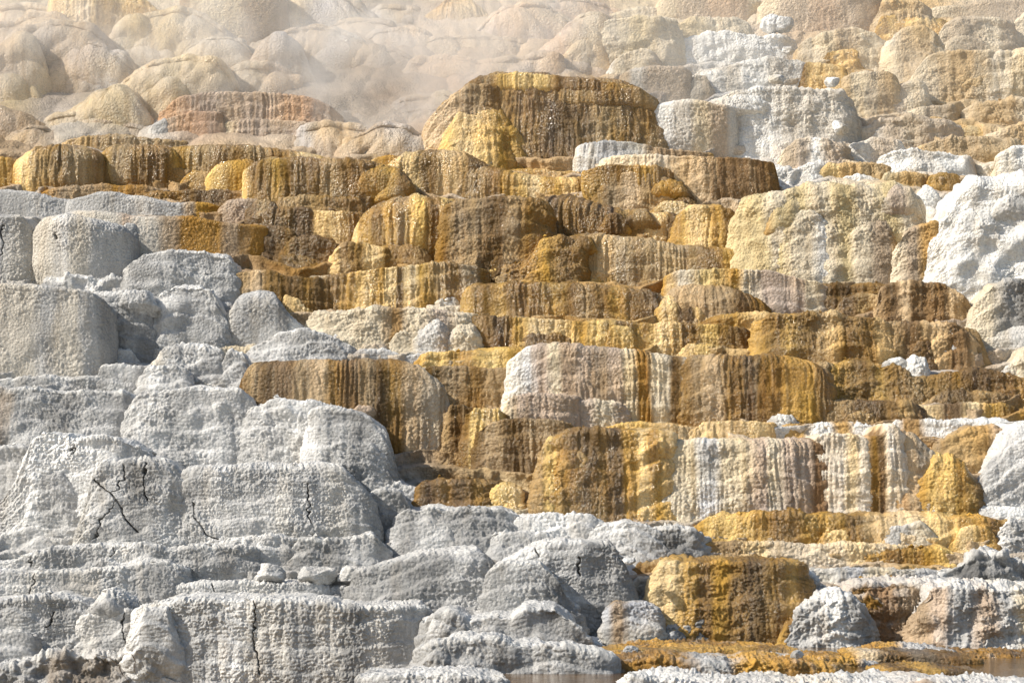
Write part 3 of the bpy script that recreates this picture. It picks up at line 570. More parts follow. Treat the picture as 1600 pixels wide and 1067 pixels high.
# ------------------------------------------------------------------ colour of a surface
def paint(spec, X, Y, Z, s, style, wet0):
    names = spec
    n = len(names)
    w = gnoise(X * 2.2, Y * 1.0, Z * .5 + 7) * .5 + gnoise(X * 7, Y * 3, Z * .9) * .28 + gnoise(X * 22, Y * 8, Z * 3) * .12
    f = np.clip(s * (n - 1) + w * min(1.0, .35 + .08 * n), 0, n - 1.001) if n > 1 else np.zeros_like(s)
    i = f.astype(int); fr = f - i
    fr = np.clip((fr - .5) * 1.9 + .5, 0, 1)[..., None]
    tab = np.array([PAL[k] for k in names] + [PAL[names[-1]]])
    c = tab[i] * (1 - fr) + tab[i + 1] * fr
    lum = c.mean(-1, keepdims=True)
    if style in ('drip', 'gold', 'ripple') and wet0 >= .3:
        kk = sstep(.06, .34, lum)
        m = .38 + .22 * (wet0 >= .6)
        c = c * (1 - m) + np.minimum(lum, .40) * (np.array([1.54, .86, .20]) * (1 - kk) + np.array([1.48, .92, .20]) * kk) * m
        c = c * (.71 + .46 * sstep(.05, .40, c.mean(-1, keepdims=True)))
    elif style in ('gold', 'chalk'):
        c = c * .58 + PAL['C'] * (.42 + lum) * .42 if style == 'gold' else c * .8 + (lum * .5 + .28) * np.array([1.03, .99, .90]) * .2
    if style in ('gold', 'chalk', 'smooth') and wet0 < .3:
        up = (sstep(4.6, 5.6, Z) * sstep(.6, 1.4, X))[..., None] * .36           # the cream travertine of the dry upper corner
        white = sstep(.55, .70, lum)
        c = c * (1 - up * (1 - white)) + np.array([.66, .555, .405]) * up * (1 - white)
    if style == 'mound':
        c = c * .5 + np.array([.61, .49, .36]) * .5
    if style in ('crust', 'shard'):
        c = c * .45 + lum * np.array([1.0, 1.0, .99]) * .55
    if style in ('drip', 'gold', 'ripple', 'mound'):
        st = gnoise(X * 12 + 3, Y * 4, Z * .7 + 11)
        st2 = gnoise(X * 21 + 5, Y * 7, Z * 1.1 + 1)
        a = (sstep(.05, .55, st) * .42)[..., None]
        c = c * (1 - a) + c * np.array([.66, .56, .40]) * a                # brown algal streaks
        a = (sstep(.25, .6, st2) * (.10 if wet0 >= .6 else .24))[..., None]
        c = c * (1 - a) + (c * .45 + PAL['C'] * .55) * a                 # cream mineral streaks
        bl = gnoise(X * 3, Y * 3, Z * 3 + 20)
        c = c * (1 + .2 * bl[..., None])
        hue = gnoise(X * 1.7 + 9, Y * 1.7, Z * 1.7)[..., None]
        c = c * (1 + hue * np.array([.10, .02, -.18]))
    elif style in ('crust', 'shard', 'rough'):
        b1 = .8 * gnoise(X * 1.3, Y * 1.3, Z * 1.6 + 8) + .8 * gnoise(X * 3.1, Y * 3.1, Z * 4 + 3) + .5 * gnoise(X * 9, Y * 9, Z * 12)
        c = c * (1 + np.clip(b1, -.9, .9)[..., None] * .30)
        a = (sstep(.25, .7, gnoise(X * 5 + 2, Y * 5, Z * 1.3)) * .35)[..., None]
        c = c * (1 - a) + c * np.array([.80, .72, .62]) * a
        a = (sstep(.28, .55, gnoise(X * 7 + 31, Y * 7, Z * 7)) * .5)[..., None]
        c = c * (1 - a) + PAL['w'] * a * .5 + c * a * .5
    else:
        a = (sstep(.1, .55, gnoise(X * 6, Y * 5, Z * .8 + 5)) * .28)[..., None]
        c = c * (1 - a) + c * np.array([.84, .74, .60]) * a
        b1 = gnoise(X * 3, Y * 3, Z * 3 + 3)
        c = c * (1 + .12 * b1[..., None])
    return np.clip(c, .015, .86)

# ------------------------------------------------------------------ one terrace, lobe or mound
def smoothed(a, k):
    if k < 2: return a
    ker = np.hanning(k + 2)[1:-1]; ker /= ker.sum()
    return np.convolve(np.pad(a, (k // 2, k - 1 - k // 2), mode='edge'), ker, 'valid')
COUNT = 0
HILL_SAMPLES = []
CHIPS = []
def terrace(name, style, bands, vbot, pts, opt, Yf, uc, is_part, parent_vbot):
    global COUNT
    COUNT += 1
    rs = np.random.RandomState(COUNT)
    (lump, llam, colm, clam, drip, dlam, pop, plam, fine, jag, wet, rim, flare, rip, stairs) = STYLE[style]
    lump *= opt.get('lump', 1); colm *= opt.get('colm', 1); pop *= opt.get('pop', 1); stairs *= opt.get('st', 1)
    wet = opt.get('wet', wet); rim = opt.get('ri', rim); flare = opt.get('fl', flare)
    if is_part: lump *= .7
    mpp = Yf / F                                   # metres per photograph pixel at that distance
    U = np.array([p[0] for p in pts], float); Vv = np.array([p[1] for p in pts], float)
    zt = np.array([at(u, v + (5 if style != 'mound' else 3), Yf)[1] for u, v in pts]); xt = np.array([at(u, v, Yf)[0] for u, v in pts])
    if not is_part and style in ('drip', 'gold', 'crust', 'smooth', 'ripple') and len(pts) >= 5:
        for i, j in ((0, 1), (-1, -2)):                       # ledges keep their level almost to the end
            if 6 < abs(Vv[i] - Vv[j]) < 45: zt[i] = zt[i] * .45 + zt[j] * .55
    xt = xt + np.linspace(-1, 1, len(xt)) * (12 + .14 * (U[-1] - U[0]) / 2 if style == 'mound' else (17 if style in ('drip', 'gold', 'ripple') and not is_part and U[-1] - U[0] > 90 else 5)) * mpp
    x0, x1 = xt[0], xt[-1]; cx = (x0 + x1) / 2; a = (x1 - x0) / 2
    ext = 40 * mpp if not (is_part and vbot < parent_vbot - 12) else 0
    zb = float(at(uc, vbot, Yf)[1]) - ext
    hmean = max(zt.mean() - zb, .05); h = max(np.percentile(zt, 70) - zb, .06)
    rimm = min(rim * mpp, .45 * h, .8 * a)
    if style == 'mound': rimm = min(.5 * h, .5 * a)
    if opt.get('tk', 0) > .06 or 'beach' in opt: stairs = 0
    tk = opt.get('tk', (opt.get('pr', .1) + .06) if (is_part and vbot < parent_vbot - 12) else 0.0)
    tk = min(tk, .38 * h)
    inlaid = is_part and parent_vbot > 0
    thin = inlaid and (vbot - Vv.mean()) < 32
    if thin: tk = 0; ext = 12 * mpp; rimm = min(rimm, .3 * h)
    elif inlaid and name in ('lobe', 'tongue'): rimm = max(rimm, min(.38 * h, .5 * a))
    d = min(a * .9, .30 * min(h, a) + .14) * opt.get('d', 1)
    if style in ('drip', 'gold', 'ripple', 'crust') and opt.get('tk', 0) < .2: d = min(a * .9, .17 * min(h, a) + .09) * opt.get('d', 1)
    if 'd' in opt: d = min(a, max(d, .75 * a * opt['d'] / 1.3))
    if style == 'mound': d = min(a * .5, .15 * h + .08)
    if is_part: d = min(d, .34)
    if thin: d = min(d, .16)
    cy = Yf + d
    px = RES if style != 'mound' else RES * 1.7
    cracks = opt.get('cr')
    if cracks: px *= .62
    # plan curve by arc length
    ph = np.linspace(0, math.pi, 721)
    ex = 2 / (2.3 if a < 1.5 * d or style == 'mound' else 3.4)
    ux = -np.sign(np.cos(ph)) * np.abs(np.cos(ph)) ** ex
    uy = -np.abs(np.sin(ph)) ** ex
    cxp, cyp = ux * a, uy * d
    sl = np.concatenate([[0], np.cumsum(np.hypot(np.diff(cxp), np.diff(cyp)))])
    ncol = int(np.clip(sl[-1] / (px * mpp), 16, 1500))
    tt = np.linspace(0, sl[-1], ncol)
    gx = np.interp(tt, sl, ux); gy = np.interp(tt, sl, uy)
    back = max(float(slope_y(uc, Vv.mean())) - Yf, 0) + .35
    if is_part: back = min(back, .5)
    if 'pool' in opt: back = min(back, .9)
    nb = 5
    # rim height along the curve
    xx = cx + gx * a
    zr = smoothed(np.interp(xx, xt, zt), max(3, int(ncol * (.24 if style == 'mound' else (.10 if name in ('lobe', 'tongue') else .012)))) | 1)
    nrow = int(np.clip(h / (px * mpp), 8, 700))
    t = np.linspace(0, 1, nrow)
    # outward offset down the face
    tr = rimm / h
    o = np.zeros(nrow)
    q = np.clip(1 - t / tr, 0, 1)
    o -= rimm * (1 - np.sqrt(1 - q * q))
    o += flare * h * t ** 1.7
    o -= tk * sstep(.40, 1.0, t) ** 1.2 * max(1.0, 1.0)
    o += .02 * np.sin(math.pi * t)
    def ring(off, zfrac):
        aa = max(a + np.clip(off, -(.08 * a if style == 'mound' or name in ('lobe', 'tongue') else .5), .06), .02); dd = max(d + off, .02)
        return cx + gx * aa, cy + gy * dd - opt.get('beach', 0) * (math.floor(zfrac * 5) + float(sstep(.35, 1.0, zfrac * 5 % 1))) / 5 * np.abs(gy) ** .3, zr - zfrac * (zr - zb)
    rows = []
    capn = 12 if Vv.mean() < 760 else 26
    rx, ry, rz = ring(o[0], 0)
    for k in np.linspace(1, 0, capn, endpoint=False) ** 1.8:
        tx = cx + (rx - cx) * .92; ty = np.full_like(ry, cy + back)
        rows.append(np.stack([rx + (tx - rx) * k, ry + (ty - ry) * k, rz - .0 * k], -1))
    for k in range(nrow):
        rows.append(np.stack(ring(o[k], t[k]), -1))
    P = np.array(rows)                               # (capn+nrow, ncol, 3)
    # sides carried back into the hill
    lft = [P[:, 0] + np.array([.04 * j, 0, 0]) + np.array([0, 1, 0]) * (back * j / nb) * 1.0 for j in range(nb, 0, -1)]
    rgt = [P[:, -1] + np.array([-.04 * j, 0, 0]) + np.array([0, 1, 0]) * (back * j / nb) * 1.0 for j in range(1, nb + 1)]
    for S in lft + rgt:
        S[:, 1] = np.minimum(S[:, 1], cy + back + .02)
    P = np.concatenate([np.stack(lft, 1), P, np.stack(rgt, 1)], 1)
    ncl = P.shape[1]
    arc = np.concatenate([tt[0] - np.arange(nb, 0, -1) * back / nb, tt, tt[-1] + np.arange(1, nb + 1) * back / nb])
    X, Y, Z = P[..., 0], P[..., 1], P[..., 2]
    dr = np.gradient(P, axis=0); dc = np.gradient(P, axis=1)
    n = np.cross(dr, dc); n /= np.maximum(np.linalg.norm(n, axis=-1, keepdims=True), 1e-9)
    # displacement
    size = min(1.0, .45 + .9 * min(h, a))
    A = np.broadcast_to(arc[None, :], X.shape); row_s = np.concatenate([-np.linspace(1, 0, capn, endpoint=False) ** 1.8 * back, t * h])
    S_ = np.broadcast_to(row_s[:, None], X.shape)
    ro = rs.rand(4) * 60
    D = lump * size * (gnoise(X / llam, Y / llam, Z / llam * 1.2) + .5 * gnoise(X / llam * 2.1, Y / llam * 2.1, Z / llam * 2.4 + 4))
    wob = gnoise(X * 2, Y * 2, Z * 2) * .25
    b = np.abs(gnoise(A / clam + ro[0] + wob, S_ / clam * .16 + ro[1], S_ * 0 + .5))
    D = D + colm * size * (np.minimum(b * 2.4, 1) - .6)
    if drip > .003:
        b = np.abs(gnoise(A / dlam + ro[2] + wob * 2, S_ / dlam * .07 + ro[3], S_ * 0 + 2.5))
        mask = sstep(-.25, .35, gnoise(A * 1.7 + ro[1], S_ * .5, A * 0 + 3))
        D = D + drip * (np.minimum(b * 2.2, 1) - .6) * mask
    if rip:
        zz = Z / .045 + gnoise(X * 4, Y * 4, Z * 3) * 1.4
        D = D + rip * (1 - np.abs(zz - np.floor(zz) - .35) * 1.6)
    stret = .62 if style in ('drip', 'gold') else .85
    pm = .15 + 1.1 * sstep(-.45, .45, gnoise(X * 1.9 + 50, Y * 1.9, Z * 1.9))
    w1 = gnoise(X * 11, Y * 11, Z * 11) * .9; w2 = gnoise(X * 11 + 40, Y * 11, Z * 11) * .9
    D = D + pop * pm * (cells((A / plam + ro[0] + w1).astype(np.float32), (S_ / plam * stret + ro[1] + w2).astype(np.float32)) - .5)
    big = plam * 2.7
    ar, sr = A * .82 - S_ * .57 * stret, A * .57 + S_ * .82 * stret
    D = D + pop * .8 * pm * (cells((ar / big + ro[2] + w2 * .8).astype(np.float32), (sr / big + ro[3] + w1 * .8).astype(np.float32)) - .5)
    rough = 0
    for lam, amp in ((.13, .7), (.055, .9), (.03, .8)):
        rough = rough + amp * (np.abs(gnoise(X / lam + ro[0], Y / lam, Z / lam + ro[1])) * 2 - .7)
    D = D + fine * rough * (.4 + .95 * sstep(-.45, .4, gnoise(X * 1.5 + 80, Y * 1.5, Z * 2.1)))
    dark = np.zeros_like(D)
    if cracks:
        # project each face point back to the photograph plane of this block to carve the traced cracks
        Uu = X / Yf * F / 1.0; uu = np.interp(X, xt, U)
        vv = 760 - Z / Yf * F
        jit = gnoise(uu / 8, vv / 8, uu * 0 + 4) * 4.2 + gnoise(uu / 2, vv / 2, uu * 0 + 4) * .8
        face = (S_ > rimm * .3)
        for line in cracks:
            for (ua, va), (ub, vb) in zip(line[:-1], line[1:]):
                L2 = (ub - ua) ** 2 + (vb - va) ** 2 + 1e-6
                k = np.clip(((uu + jit - ua) * (ub - ua) + (vv + jit - va) * (vb - va)) / L2, 0, 1)
                dist = np.hypot(uu + jit - ua - k * (ub - ua), vv + jit - va - k * (vb - va))
                g = np.clip(1 - dist / (.9 + .8 * np.clip(.5 + gnoise(uu / 14, vv / 14, uu * 0 + 8), 0, 1)), 0, 1) * face
                dark = np.maximum(dark, g)
        D = D - .09 * sstep(0, .8, dark)
    if style == 'mound':
        sh = A + .8 * S_ * (1 if ro[0] > 30 else -1)
        D = D + .19 * size * (cells((sh / .46 + ro[1] + wob).astype(np.float32), (S_ / .60 + ro[2]).astype(np.float32)) - .6)
        D = D + .045 * (cells((sh / .17 + ro[3] + wob * 2).astype(np.float32), (S_ / .32 + ro[0]).astype(np.float32)) - .6)
    if stairs:
        nst = max(1.0, h / .24)
        T = np.clip(S_ / h, 0, 1) * nst + .75 * gnoise(X * 1.6 + ro[0], Y * .5, Z * .5) + .25 * gnoise(X * 5, Y * 2, Z * 2)
        T = np.clip(T, 0, None); fl_ = np.floor(T); fr_ = T - fl_
        D = D + np.minimum(stairs * h, .16) * (fl_ + sstep(.72, .98, fr_)) / nst * sstep(0, .1, S_)
    edge = sstep(0, .06, np.minimum(np.arange(ncl), np.arange(ncl)[::-1]) / ncl + .02)[None, :]
    P = P + n * (D * edge)[..., None]
    near_rim = np.exp(-np.abs(S_) / .10)
    jz = gnoise(A / .05 + ro[3], S_ / .2, A * 0 + 9) + .8 * gnoise(A / .16 + ro[1], S_ / .3, A * 0 + 5)
    P[..., 2] += jag * jz * near_rim + .35 * lump * size * gnoise(X * 3.3, Y * .8, X * 0 + 2) * np.exp(-np.maximum(S_, 0) / .3)
    sfrac = np.clip((P[..., 0] - x0) / (x1 - x0), 0, 1)
    C = paint(bands, X, Y, Z, sfrac, style, wet)
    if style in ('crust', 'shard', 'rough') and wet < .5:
        # sunlit brightness painted onto level tops and lips, together with their pale crust
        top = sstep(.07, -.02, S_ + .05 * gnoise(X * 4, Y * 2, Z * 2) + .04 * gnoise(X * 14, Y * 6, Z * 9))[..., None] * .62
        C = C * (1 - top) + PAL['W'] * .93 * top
    W = np.full(D.shape, wet)
    if rip or wet > .3:
        W = np.where(S_ < 0, np.maximum(W, .5), W)
    if is_part or style in ('mound', 'shard') or h < 14 * mpp:
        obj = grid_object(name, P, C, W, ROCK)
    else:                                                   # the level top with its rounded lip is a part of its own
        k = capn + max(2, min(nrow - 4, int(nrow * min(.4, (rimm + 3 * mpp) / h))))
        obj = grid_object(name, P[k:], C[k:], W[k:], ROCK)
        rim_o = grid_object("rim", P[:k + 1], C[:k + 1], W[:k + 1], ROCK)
        parent_keep(rim_o, obj)
    if style in ('crust', 'shard', 'chalk', 'rough', 'gold') and 'pool' not in opt:
        k = rs.poisson(min(a * 2, 2.5) * (5 if style in ('crust', 'shard') else 2.5))
        for _ in range(k):
            r_ = capn - rs.randint(1, 7); c_ = rs.randint(nb + 2, ncl - nb - 2)
            CHIPS.append((*P[r_, c_], *C[r_, c_]))
    mid = PAL_mean(bands)
    HILL_SAMPLES.append((float(U.mean()), float((Vv.mean() + vbot) / 2), mid))
    return obj
def PAL_mean(b):
    return np.mean([PAL[k] for k in b], 0)

def parse_pts(s):
    return [tuple(float(q) for q in p.split(',')) for p in s.split()]
def parse_opt(s):
    r = {}
    for w in s.split():
        if '=' in w:
            k, v = w.split('=')
            if k == 'cr':
                r[k] = [[tuple(float(q) for q in p.split(',')) for p in l.split(';')] for l in v.split('/')]
            else:
                r[k] = float(v)
        else:
            r[w] = True
    return r
RES = 1.45
def group_for(name, style, u, v):
    if style == 'mound': return "smooth mounds in the steam"
    if style == 'smooth' and v < 120: return "hazy rock faces along the top"
    if style in ('crust', 'shard'): return "dry grey terraces and blocks"
    if style in ('chalk', 'smooth'): return "white and cream terraces and blocks"
    if style in ('rough', 'ripple'): return "crusted shelves by the pool and steps"
    return "golden wet terraces of the cascade"
cur = None
for line in TABLE.strip().splitlines():
    f = line.split('|')
    if f[0] == 'T':
        _, label, name, style, bands, vb, pts, op = f
        pts = parse_pts(pts); opt = parse_opt(op); vb = float(vb)
        uc = min(max((pts[0][0] + pts[-1][0]) / 2, 0), 1600)
        Yf = (water_y(vb) if 'pool' in opt else float(slope_y(uc, vb))) + opt.get('dy', 0)
        o = terrace(name, style, bands, vb, pts, opt, Yf, uc, False, vb)
        o["label"] = label; o["category"] = name.split('_')[-1] if name.split('_')[-1] not in ('mass',) else 'rock mass'
        o["group"] = group_for(name, style, uc, vb)
        o["kind"] = 'thing'
        cur = (o, Yf, vb, name.split('_')[-1])
    elif f[0] == 'P':
        _, name, style, bands, vb, pts, op = f
        pts = parse_pts(pts); opt = parse_opt(op); vb = float(vb)
        uc = min(max((pts[0][0] + pts[-1][0]) / 2, 0), 1600)
        Yf = float(slope_y(uc, vb)) if 'own' in opt else cur[1] - opt.get('pr', .12) * (.3 if cur[3] in ('wall', 'mass') and name == 'lobe' else .6)
        o = terrace(name, style, bands, vb, pts, opt, Yf, uc, True, 0 if 'own' in opt else cur[2])
        parent_keep(o, cur[0])
bpy.context.view_layer.update()

# ------------------------------------------------------------------ the hill under the terraces
us = np.linspace(-420, 2020, 1100); vs = np.linspace(-380, 1100, 760)
UU, VV = np.meshgrid(us, vs)
_st = 27.0
_w = VV / _st + 1.1 * gnoise(UU / 210, VV / 400, UU * 0) + .45 * gnoise(UU / 60, VV / 160, UU * 0 + 3) + .12 * gnoise(UU / 17, VV / 60, UU * 0 + 5)
_fl = np.floor(_w); _fr = _w - _fl
_dv = (1 - _fr - sstep(.82, 1.0, 1 - _fr)) * _st                       # every riser stands upright, the tread runs back to the next
_soft = sstep(980, 820, UU) * sstep(260, 215, VV)                      # smooth lobed ground under the steam
HY = slope_y(UU, VV + _dv * sstep(-60, 160, VV) * (1 - _soft)) + .08
HX, HZ = at(UU, VV, HY)
hn = .05 * gnoise(HX * 5, HZ * 5, HX * 0) + .03 * np.abs(gnoise(HX * 14, HZ * 12, HX * 0 + 2)) + .018 * np.abs(gnoise(HX * 28, HZ * 26, HX * 0 + 4))
_la = (HX + .6 * HZ * np.sign(np.sin(HX * .9)) * .0 + .35 * gnoise(HX, HZ, HX * 0)).astype(np.float32)
_lb = (HZ + .3 * gnoise(HX * 1.3, HZ * 1.3, HX * 0 + 8)).astype(np.float32)
_lobes = .75 * cells(_la / 1.15 + _lb * .5, _lb / .8) + .28 * cells(_la / .45 - _lb * .7, _lb / .5)
HY = HY - _lobes * _soft + .50 * _soft
HY = HY - hn * 1.2 * (1 - .7 * _soft); HZ = HZ + hn * .2
su = np.array([q[0] for q in HILL_SAMPLES]); sv = np.array([q[1] for q in HILL_SAMPLES]); sc = np.array([q[2] for q in HILL_SAMPLES])
cu, cv = np.linspace(-420, 2020, 110), np.linspace(-380, 1100, 70)
CU, CV = np.meshgrid(cu, cv)
wgt = 1 / (((CU[..., None] - su) ** 2 + (CV[..., None] - sv) ** 2 * 2.5) + 300) ** 1.6
coarse = (wgt[..., None] * sc).sum(2) / wgt.sum(2)[..., None]
fi = (UU - cu[0]) / (cu[1] - cu[0]); fj = (VV - cv[0]) / (cv[1] - cv[0])
i0 = np.clip(fi.astype(int), 0, len(cu) - 2); j0 = np.clip(fj.astype(int), 0, len(cv) - 2)
a_ = (fi - i0)[..., None]; b_ = (fj - j0)[..., None]
HC = (coarse[j0, i0] * (1 - a_) + coarse[j0, i0 + 1] * a_) * (1 - b_) + (coarse[j0 + 1, i0] * (1 - a_) + coarse[j0 + 1, i0 + 1] * a_) * b_
HC = HC * (1 + .2 * gnoise(HX * 6, HY * 6, HZ * 1.5))[..., None]
hill = grid_object("hillside", np.stack([HX, HY, HZ], -1), np.clip(HC, .02, .8), np.full(HX.shape, .15), ROCK)
hill["kind"] = "structure"

# ground and pool
def plain_material(name, c, rough):
    m = bpy.data.materials.new(name); m.use_nodes = True
    b = m.node_tree.nodes["Principled BSDF"]
    n = m.node_tree.nodes.new("ShaderNodeTexNoise"); n.inputs["Scale"].default_value = 3; n.inputs["Detail"].default_value = 8
    g = m.node_tree.nodes.new("ShaderNodeNewGeometry"); m.node_tree.links.new(g.outputs["Position"], n.inputs["Vector"])
    r = m.node_tree.nodes.new("ShaderNodeValToRGB")
    r.color_ramp.elements[0].position = .35; r.color_ramp.elements[1].position = .7
    r.color_ramp.elements[0].color = (*[q * .5 for q in c], 1); r.color_ramp.elements[1].color = (*c, 1)
    m.node_tree.links.new(n.outputs[0], r.inputs[0]); m.node_tree.links.new(r.outputs[0], b.inputs["Base Color"])
    b.inputs["Roughness"].default_value = rough
    return m
def sheet(name, x0, x1, y0, y1, z, mat):
    me = bpy.data.meshes.new(name)
    me.from_pydata([(x0, y0, z), (x1, y0, z), (x1, y1, z), (x0, y1, z)], [], [(0, 1, 2, 3)])
    me.materials.append(mat)
    o = bpy.data.objects.new(name, me); col.objects.link(o); o["kind"] = "structure"; return o
sheet("ground", -1500, 1500, -1500, 1500, -2.6, plain_material("ground_silt", (.30, .20, .09), .8))
wm = plain_material("pool_water", (.17, .09, .022), .06)
wb = wm.node_tree.nodes["Principled BSDF"]; wb.inputs["IOR"].default_value = 1.33; wb.inputs["Specular IOR Level"].default_value = .32
_n = wm.node_tree.nodes.new("ShaderNodeTexNoise"); _n.inputs["Scale"].default_value = 14; _n.inputs["Detail"].default_value = 3
_g2 = wm.node_tree.nodes.new("ShaderNodeNewGeometry"); wm.node_tree.links.new(_g2.outputs["Position"], _n.inputs["Vector"])
_b = wm.node_tree.nodes.new("ShaderNodeBump"); _b.inputs["Strength"].default_value = .3; _b.inputs["Distance"].default_value = .03
wm.node_tree.links.new(_n.outputs[0], _b.inputs["Height"]); wm.node_tree.links.new(_b.outputs[0], wb.inputs["Normal"])
sheet("water", -.75, 12, 22, 33, WATER_Z, wm)

# ------------------------------------------------------------------ steam drifting over the hot upper slope
def box(name, lo, hi, mat):
    x0, y0, z0 = lo; x1, y1, z1 = hi
    me = bpy.data.meshes.new(name)
    me.from_pydata([(x, y, z) for z in (z0, z1) for y in (y0, y1) for x in (x0, x1)], [],
                   [(0, 2, 3, 1), (4, 5, 7, 6), (0, 1, 5, 4), (2, 6, 7, 3), (0, 4, 6, 2), (1, 3, 7, 5)])
    me.materials.append(mat)
    o = bpy.data.objects.new(name, me); col.objects.link(o); return o
sm = bpy.data.materials.new("steam"); sm.use_nodes = True
nt = sm.node_tree; nt.nodes.remove(nt.nodes["Principled BSDF"])
pv = nt.nodes.new("ShaderNodeVolumePrincipled")
pv.inputs["Color"].default_value = (.985, .97, .95, 1); pv.inputs["Anisotropy"].default_value = .1
nt.links.new(pv.outputs[0], nt.nodes["Material Output"].inputs["Volume"])
g = nt.nodes.new("ShaderNodeNewGeometry")
mp = nt.nodes.new("ShaderNodeMapping"); mp.inputs["Scale"].default_value = (.42, .3, .62); mp.inputs["Rotation"].default_value = (0, .45, 0)
nt.links.new(g.outputs["Position"], mp.inputs[0])
n = nt.nodes.new("ShaderNodeTexNoise"); n.inputs["Scale"].default_value = 1.0; n.inputs["Detail"].default_value = 4; n.inputs["Roughness"].default_value = .55
n.inputs["Distortion"].default_value = .6
nt.links.new(mp.outputs[0], n.inputs["Vector"])
def mrange(src, a, b, lo, hi, smooth=True):
    r = nt.nodes.new("ShaderNodeMapRange")
    if smooth: r.interpolation_type = 'SMOOTHSTEP'
    r.inputs[1].default_value = a; r.inputs[2].default_value = b; r.inputs[3].default_value = lo; r.inputs[4].default_value = hi
    nt.links.new(src, r.inputs[0]); return r.outputs[0]
def mul(p, q):
    m = nt.nodes.new("ShaderNodeMath"); m.operation = 'MULTIPLY'
    for i, v in enumerate((p, q)):
        if isinstance(v, (int, float)): m.inputs[i].default_value = v
        else: nt.links.new(v, m.inputs[i])
    return m.outputs[0]
sx = nt.nodes.new("ShaderNodeSeparateXYZ"); nt.links.new(g.outputs["Position"], sx.inputs[0])
dens = mrange(n.outputs[0], .40, .68, .06, .60)
dens = mul(dens, mrange(sx.outputs[0], -.6, 3.0, 1.0, .20))
dens = mul(dens, mrange(sx.outputs[0], -6.5, -3.0, .5, 1.0))
dens = mul(dens, mrange(sx.outputs[1], 45.0, 46.2, 0, 1))
dens = mul(dens, mrange(sx.outputs[2], 9.5, 11.5, 1, 0))
dens = mul(dens, mrange(sx.outputs[2], 5.0, 8.5, 1.7, .35, False))
nt.links.new(dens, pv.inputs["Density"])
steam = box("steam", (-14, 45.0, 4.2), (9, 53, 11.5), sm)
steam["kind"] = "stuff"

# ------------------------------------------------------------------ loose stones lying on the ledges
_ico_v = None
def stone(label, u, v, Y, r, bands, seed, squash=.75):
    """an angular broken lump: a fine sphere cut by random planes, then roughened"""
    rs = np.random.RandomState(seed)
    nu, nv = 56, 36
    th = np.linspace(0, 2 * math.pi, nu); ph = np.linspace(.02, math.pi - .02, nv)
    D = np.stack([np.sin(ph)[:, None] * np.cos(th), np.sin(ph)[:, None] * np.sin(th), np.cos(ph)[:, None] * np.ones_like(th)], -1)
    R = np.ones(D.shape[:2]) * 1.1
    for _ in range(13):
        n_ = rs.normal(size=3); n_ /= np.linalg.norm(n_)
        c_ = D @ n_
        R = np.where(c_ > .15, np.minimum(R, rs.uniform(.62, .95) / np.maximum(c_, .15)), R)
    R = R + .10 * gnoise(D[..., 0] * 3 + seed, D[..., 1] * 3, D[..., 2] * 3) + .06 * gnoise(D[..., 0] * 8, D[..., 1] * 8 + seed, D[..., 2] * 8)
    x, z = at(u, v, Y)
    rr = r * Y / F
    P = D * R[..., None] * np.array([rr, rr * .9, rr * squash]) + np.array([x, Y, z + rr * squash * .55])
    C = paint(bands, P[..., 0] * 2, P[..., 1] * 2, P[..., 2] * 2, np.clip((D[..., 0] + 1) / 2, 0, 1), 'crust', 0)
    o = grid_object("loose_stone", P, C, np.zeros(R.shape), ROCK, flip=True)
    o["label"] = label; o["category"] = "stone"; o["group"] = "loose stones on the ledges"; o["kind"] = "thing"
    return o
def sy(v, dy=0): return float(slope_y(800, v)) + dy
stone("jagged white stone, taller of two on the white craggy block's flat top", 1203, 47, sy(105, .25), 19, 'Ww', 3, .9)
stone("rounder white stone beside the taller one on the white craggy block", 1226, 47, sy(105, .2), 15, 'WG', 5, .95)
stone("small cream stone perched on the white crumbling ledge's end", 1232, 83, sy(140, .2), 12, 'wC', 7, .6)
stone("cream stone sitting on one side of the big white terrace's rim", 1214, 130, sy(240, .2), 12, 'Cw', 9)
stone("flat white stone on the big white terrace's rim past the cream stone", 1300, 134, sy(240, .2), 15, 'Ww', 11, .6)
stone("white stone with tan underside lying beside the big white terrace's foot", 1313, 207, sy(236, -.6), 15, 'WC', 13, .8)
stone("white flat stone wedged between grey buttress and gold step", 984, 880, sy(1012, -.2), 11, 'Ww', 17, .6)
stone("grey rough stone in the pool at the broad gold face's foot", 1056, 1005, sy(1005, -.6), 15, 'GD', 19, .9)
stone("dark grey round stone, bigger pebble on the dark gold crust bar", 1128, 1036, water_y(1046), 10, 'gG', 21, .9)
stone("pale stone standing on the gold bars near the grey dome", 1246, 1030, water_y(1046), 10, 'Gw', 23, .9)
stone("grey flat stone on the low gold bar near the grey bank", 985, 1019, water_y(1030), 13, 'Gg', 25, .5)
stone("first of three broken pale shards on the level grey ledge, most peaked", 425, 908, sy(948, .2), 30, 'wG', 27, .6)
stone("second broken pale shard on the level grey ledge, with a slanting top", 492, 908, sy(948, .2), 32, 'GV', 29, .55)
stone("third broken pale shard, blocky, beside the end of the level grey ledge", 550, 908, sy(948, .2), 28, 'wV', 31, .55)
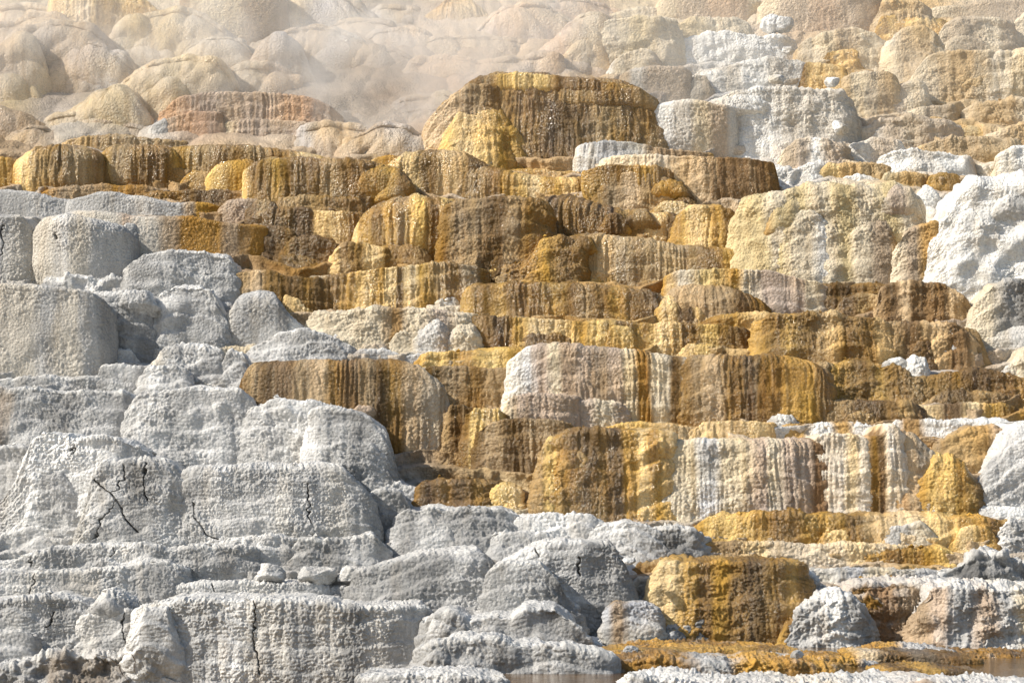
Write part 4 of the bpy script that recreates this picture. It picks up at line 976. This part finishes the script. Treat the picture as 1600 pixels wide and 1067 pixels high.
# dry roots on the rubble bank
def root(label, pts, r):
    P = np.array(pts); k = 8; n_ = len(P)
    fine_t = np.linspace(0, n_ - 1, n_ * 6)
    P = np.stack([np.interp(fine_t, np.arange(n_), P[:, i]) for i in range(3)], -1)
    P = P + .012 * np.stack([gnoise(fine_t * 1.3, fine_t * 0 + i * 5, fine_t * 0 + P[0, 0]) for i in range(3)], -1)
    ang = np.linspace(0, 2 * math.pi, k + 1)
    rad = r * (1 - .7 * np.linspace(0, 1, len(P)))
    G = P[:, None, :] + rad[:, None, None] * np.stack([np.cos(ang), np.sin(ang), np.sin(ang) * .3], -1)[None]
    o = grid_object("dry_root", G, np.full(G.shape, (.14, .10, .07)), np.zeros(G.shape[:2]), ROCK)
    o["label"] = label; o["category"] = "root"; o["group"] = "dry roots on the rubble bank"; o["kind"] = "thing"
def screen_path(uv, Y): return [(float(at(u, v, Y)[0]), Y + .01 * math.sin(i * 2.1), float(at(u, v, Y)[1])) for i, (u, v) in enumerate(uv)]
root("longest dry dark root curling down the pale rubble bank", screen_path([(150, 1022), (172, 1028), (186, 1040), (192, 1054), (201, 1064), (203, 1080)], sy(1105, -.16)), .007)
root("short forked-looking dry root high on the pale rubble bank", screen_path([(206, 1022), (212, 1034), (209, 1046), (216, 1058)], sy(1105, -.16)), .006)

# crumbs of broken crust caught on the rims
OCT = np.array([(1, 0, 0), (0, 1, 0), (-1, 0, 0), (0, -1, 0), (0, 0, 1), (0, 0, -1)], float)
OQ = [(0, 1, 4, 4), (1, 2, 4, 4), (2, 3, 4, 4), (3, 0, 4, 4), (1, 0, 5, 5), (2, 1, 5, 5), (3, 2, 5, 5), (0, 3, 5, 5)]
rs = np.random.RandomState(99)
cv, cf, cc_ = [], [], []
for (x, y, z, r_, g_, b_) in CHIPS:
    n0 = len(cv)
    size = .010 + .030 * rs.rand() ** 2.5
    V = OCT * (rs.rand(6, 1) * .6 + .7) * np.array([1.2, 1.0, .75]) * size
    th = rs.rand() * 6.28; ct, st_ = math.cos(th), math.sin(th)
    V = np.stack([V[:, 0] * ct - V[:, 1] * st_, V[:, 0] * st_ + V[:, 1] * ct, V[:, 2] + V[:, 0] * rs.uniform(-.5, .5)], -1)
    V += np.array([x, y - .01, z + size * .3])
    cv += [tuple(p) for p in V]; cf += [tuple(n0 + i for i in f[:3]) for f in OQ]
    cc_ += [(r_, g_, b_, 0.0)] * 6
me = bpy.data.meshes.new("rubble"); me.from_pydata(cv, [], cf)
at_ = me.attributes.new("tint", 'FLOAT_COLOR', 'POINT'); at_.data.foreach_set("color", np.array(cc_, np.float32).ravel())
me.materials.append(ROCK)
rub = bpy.data.objects.new("rubble", me); col.objects.link(rub); rub["kind"] = "stuff"
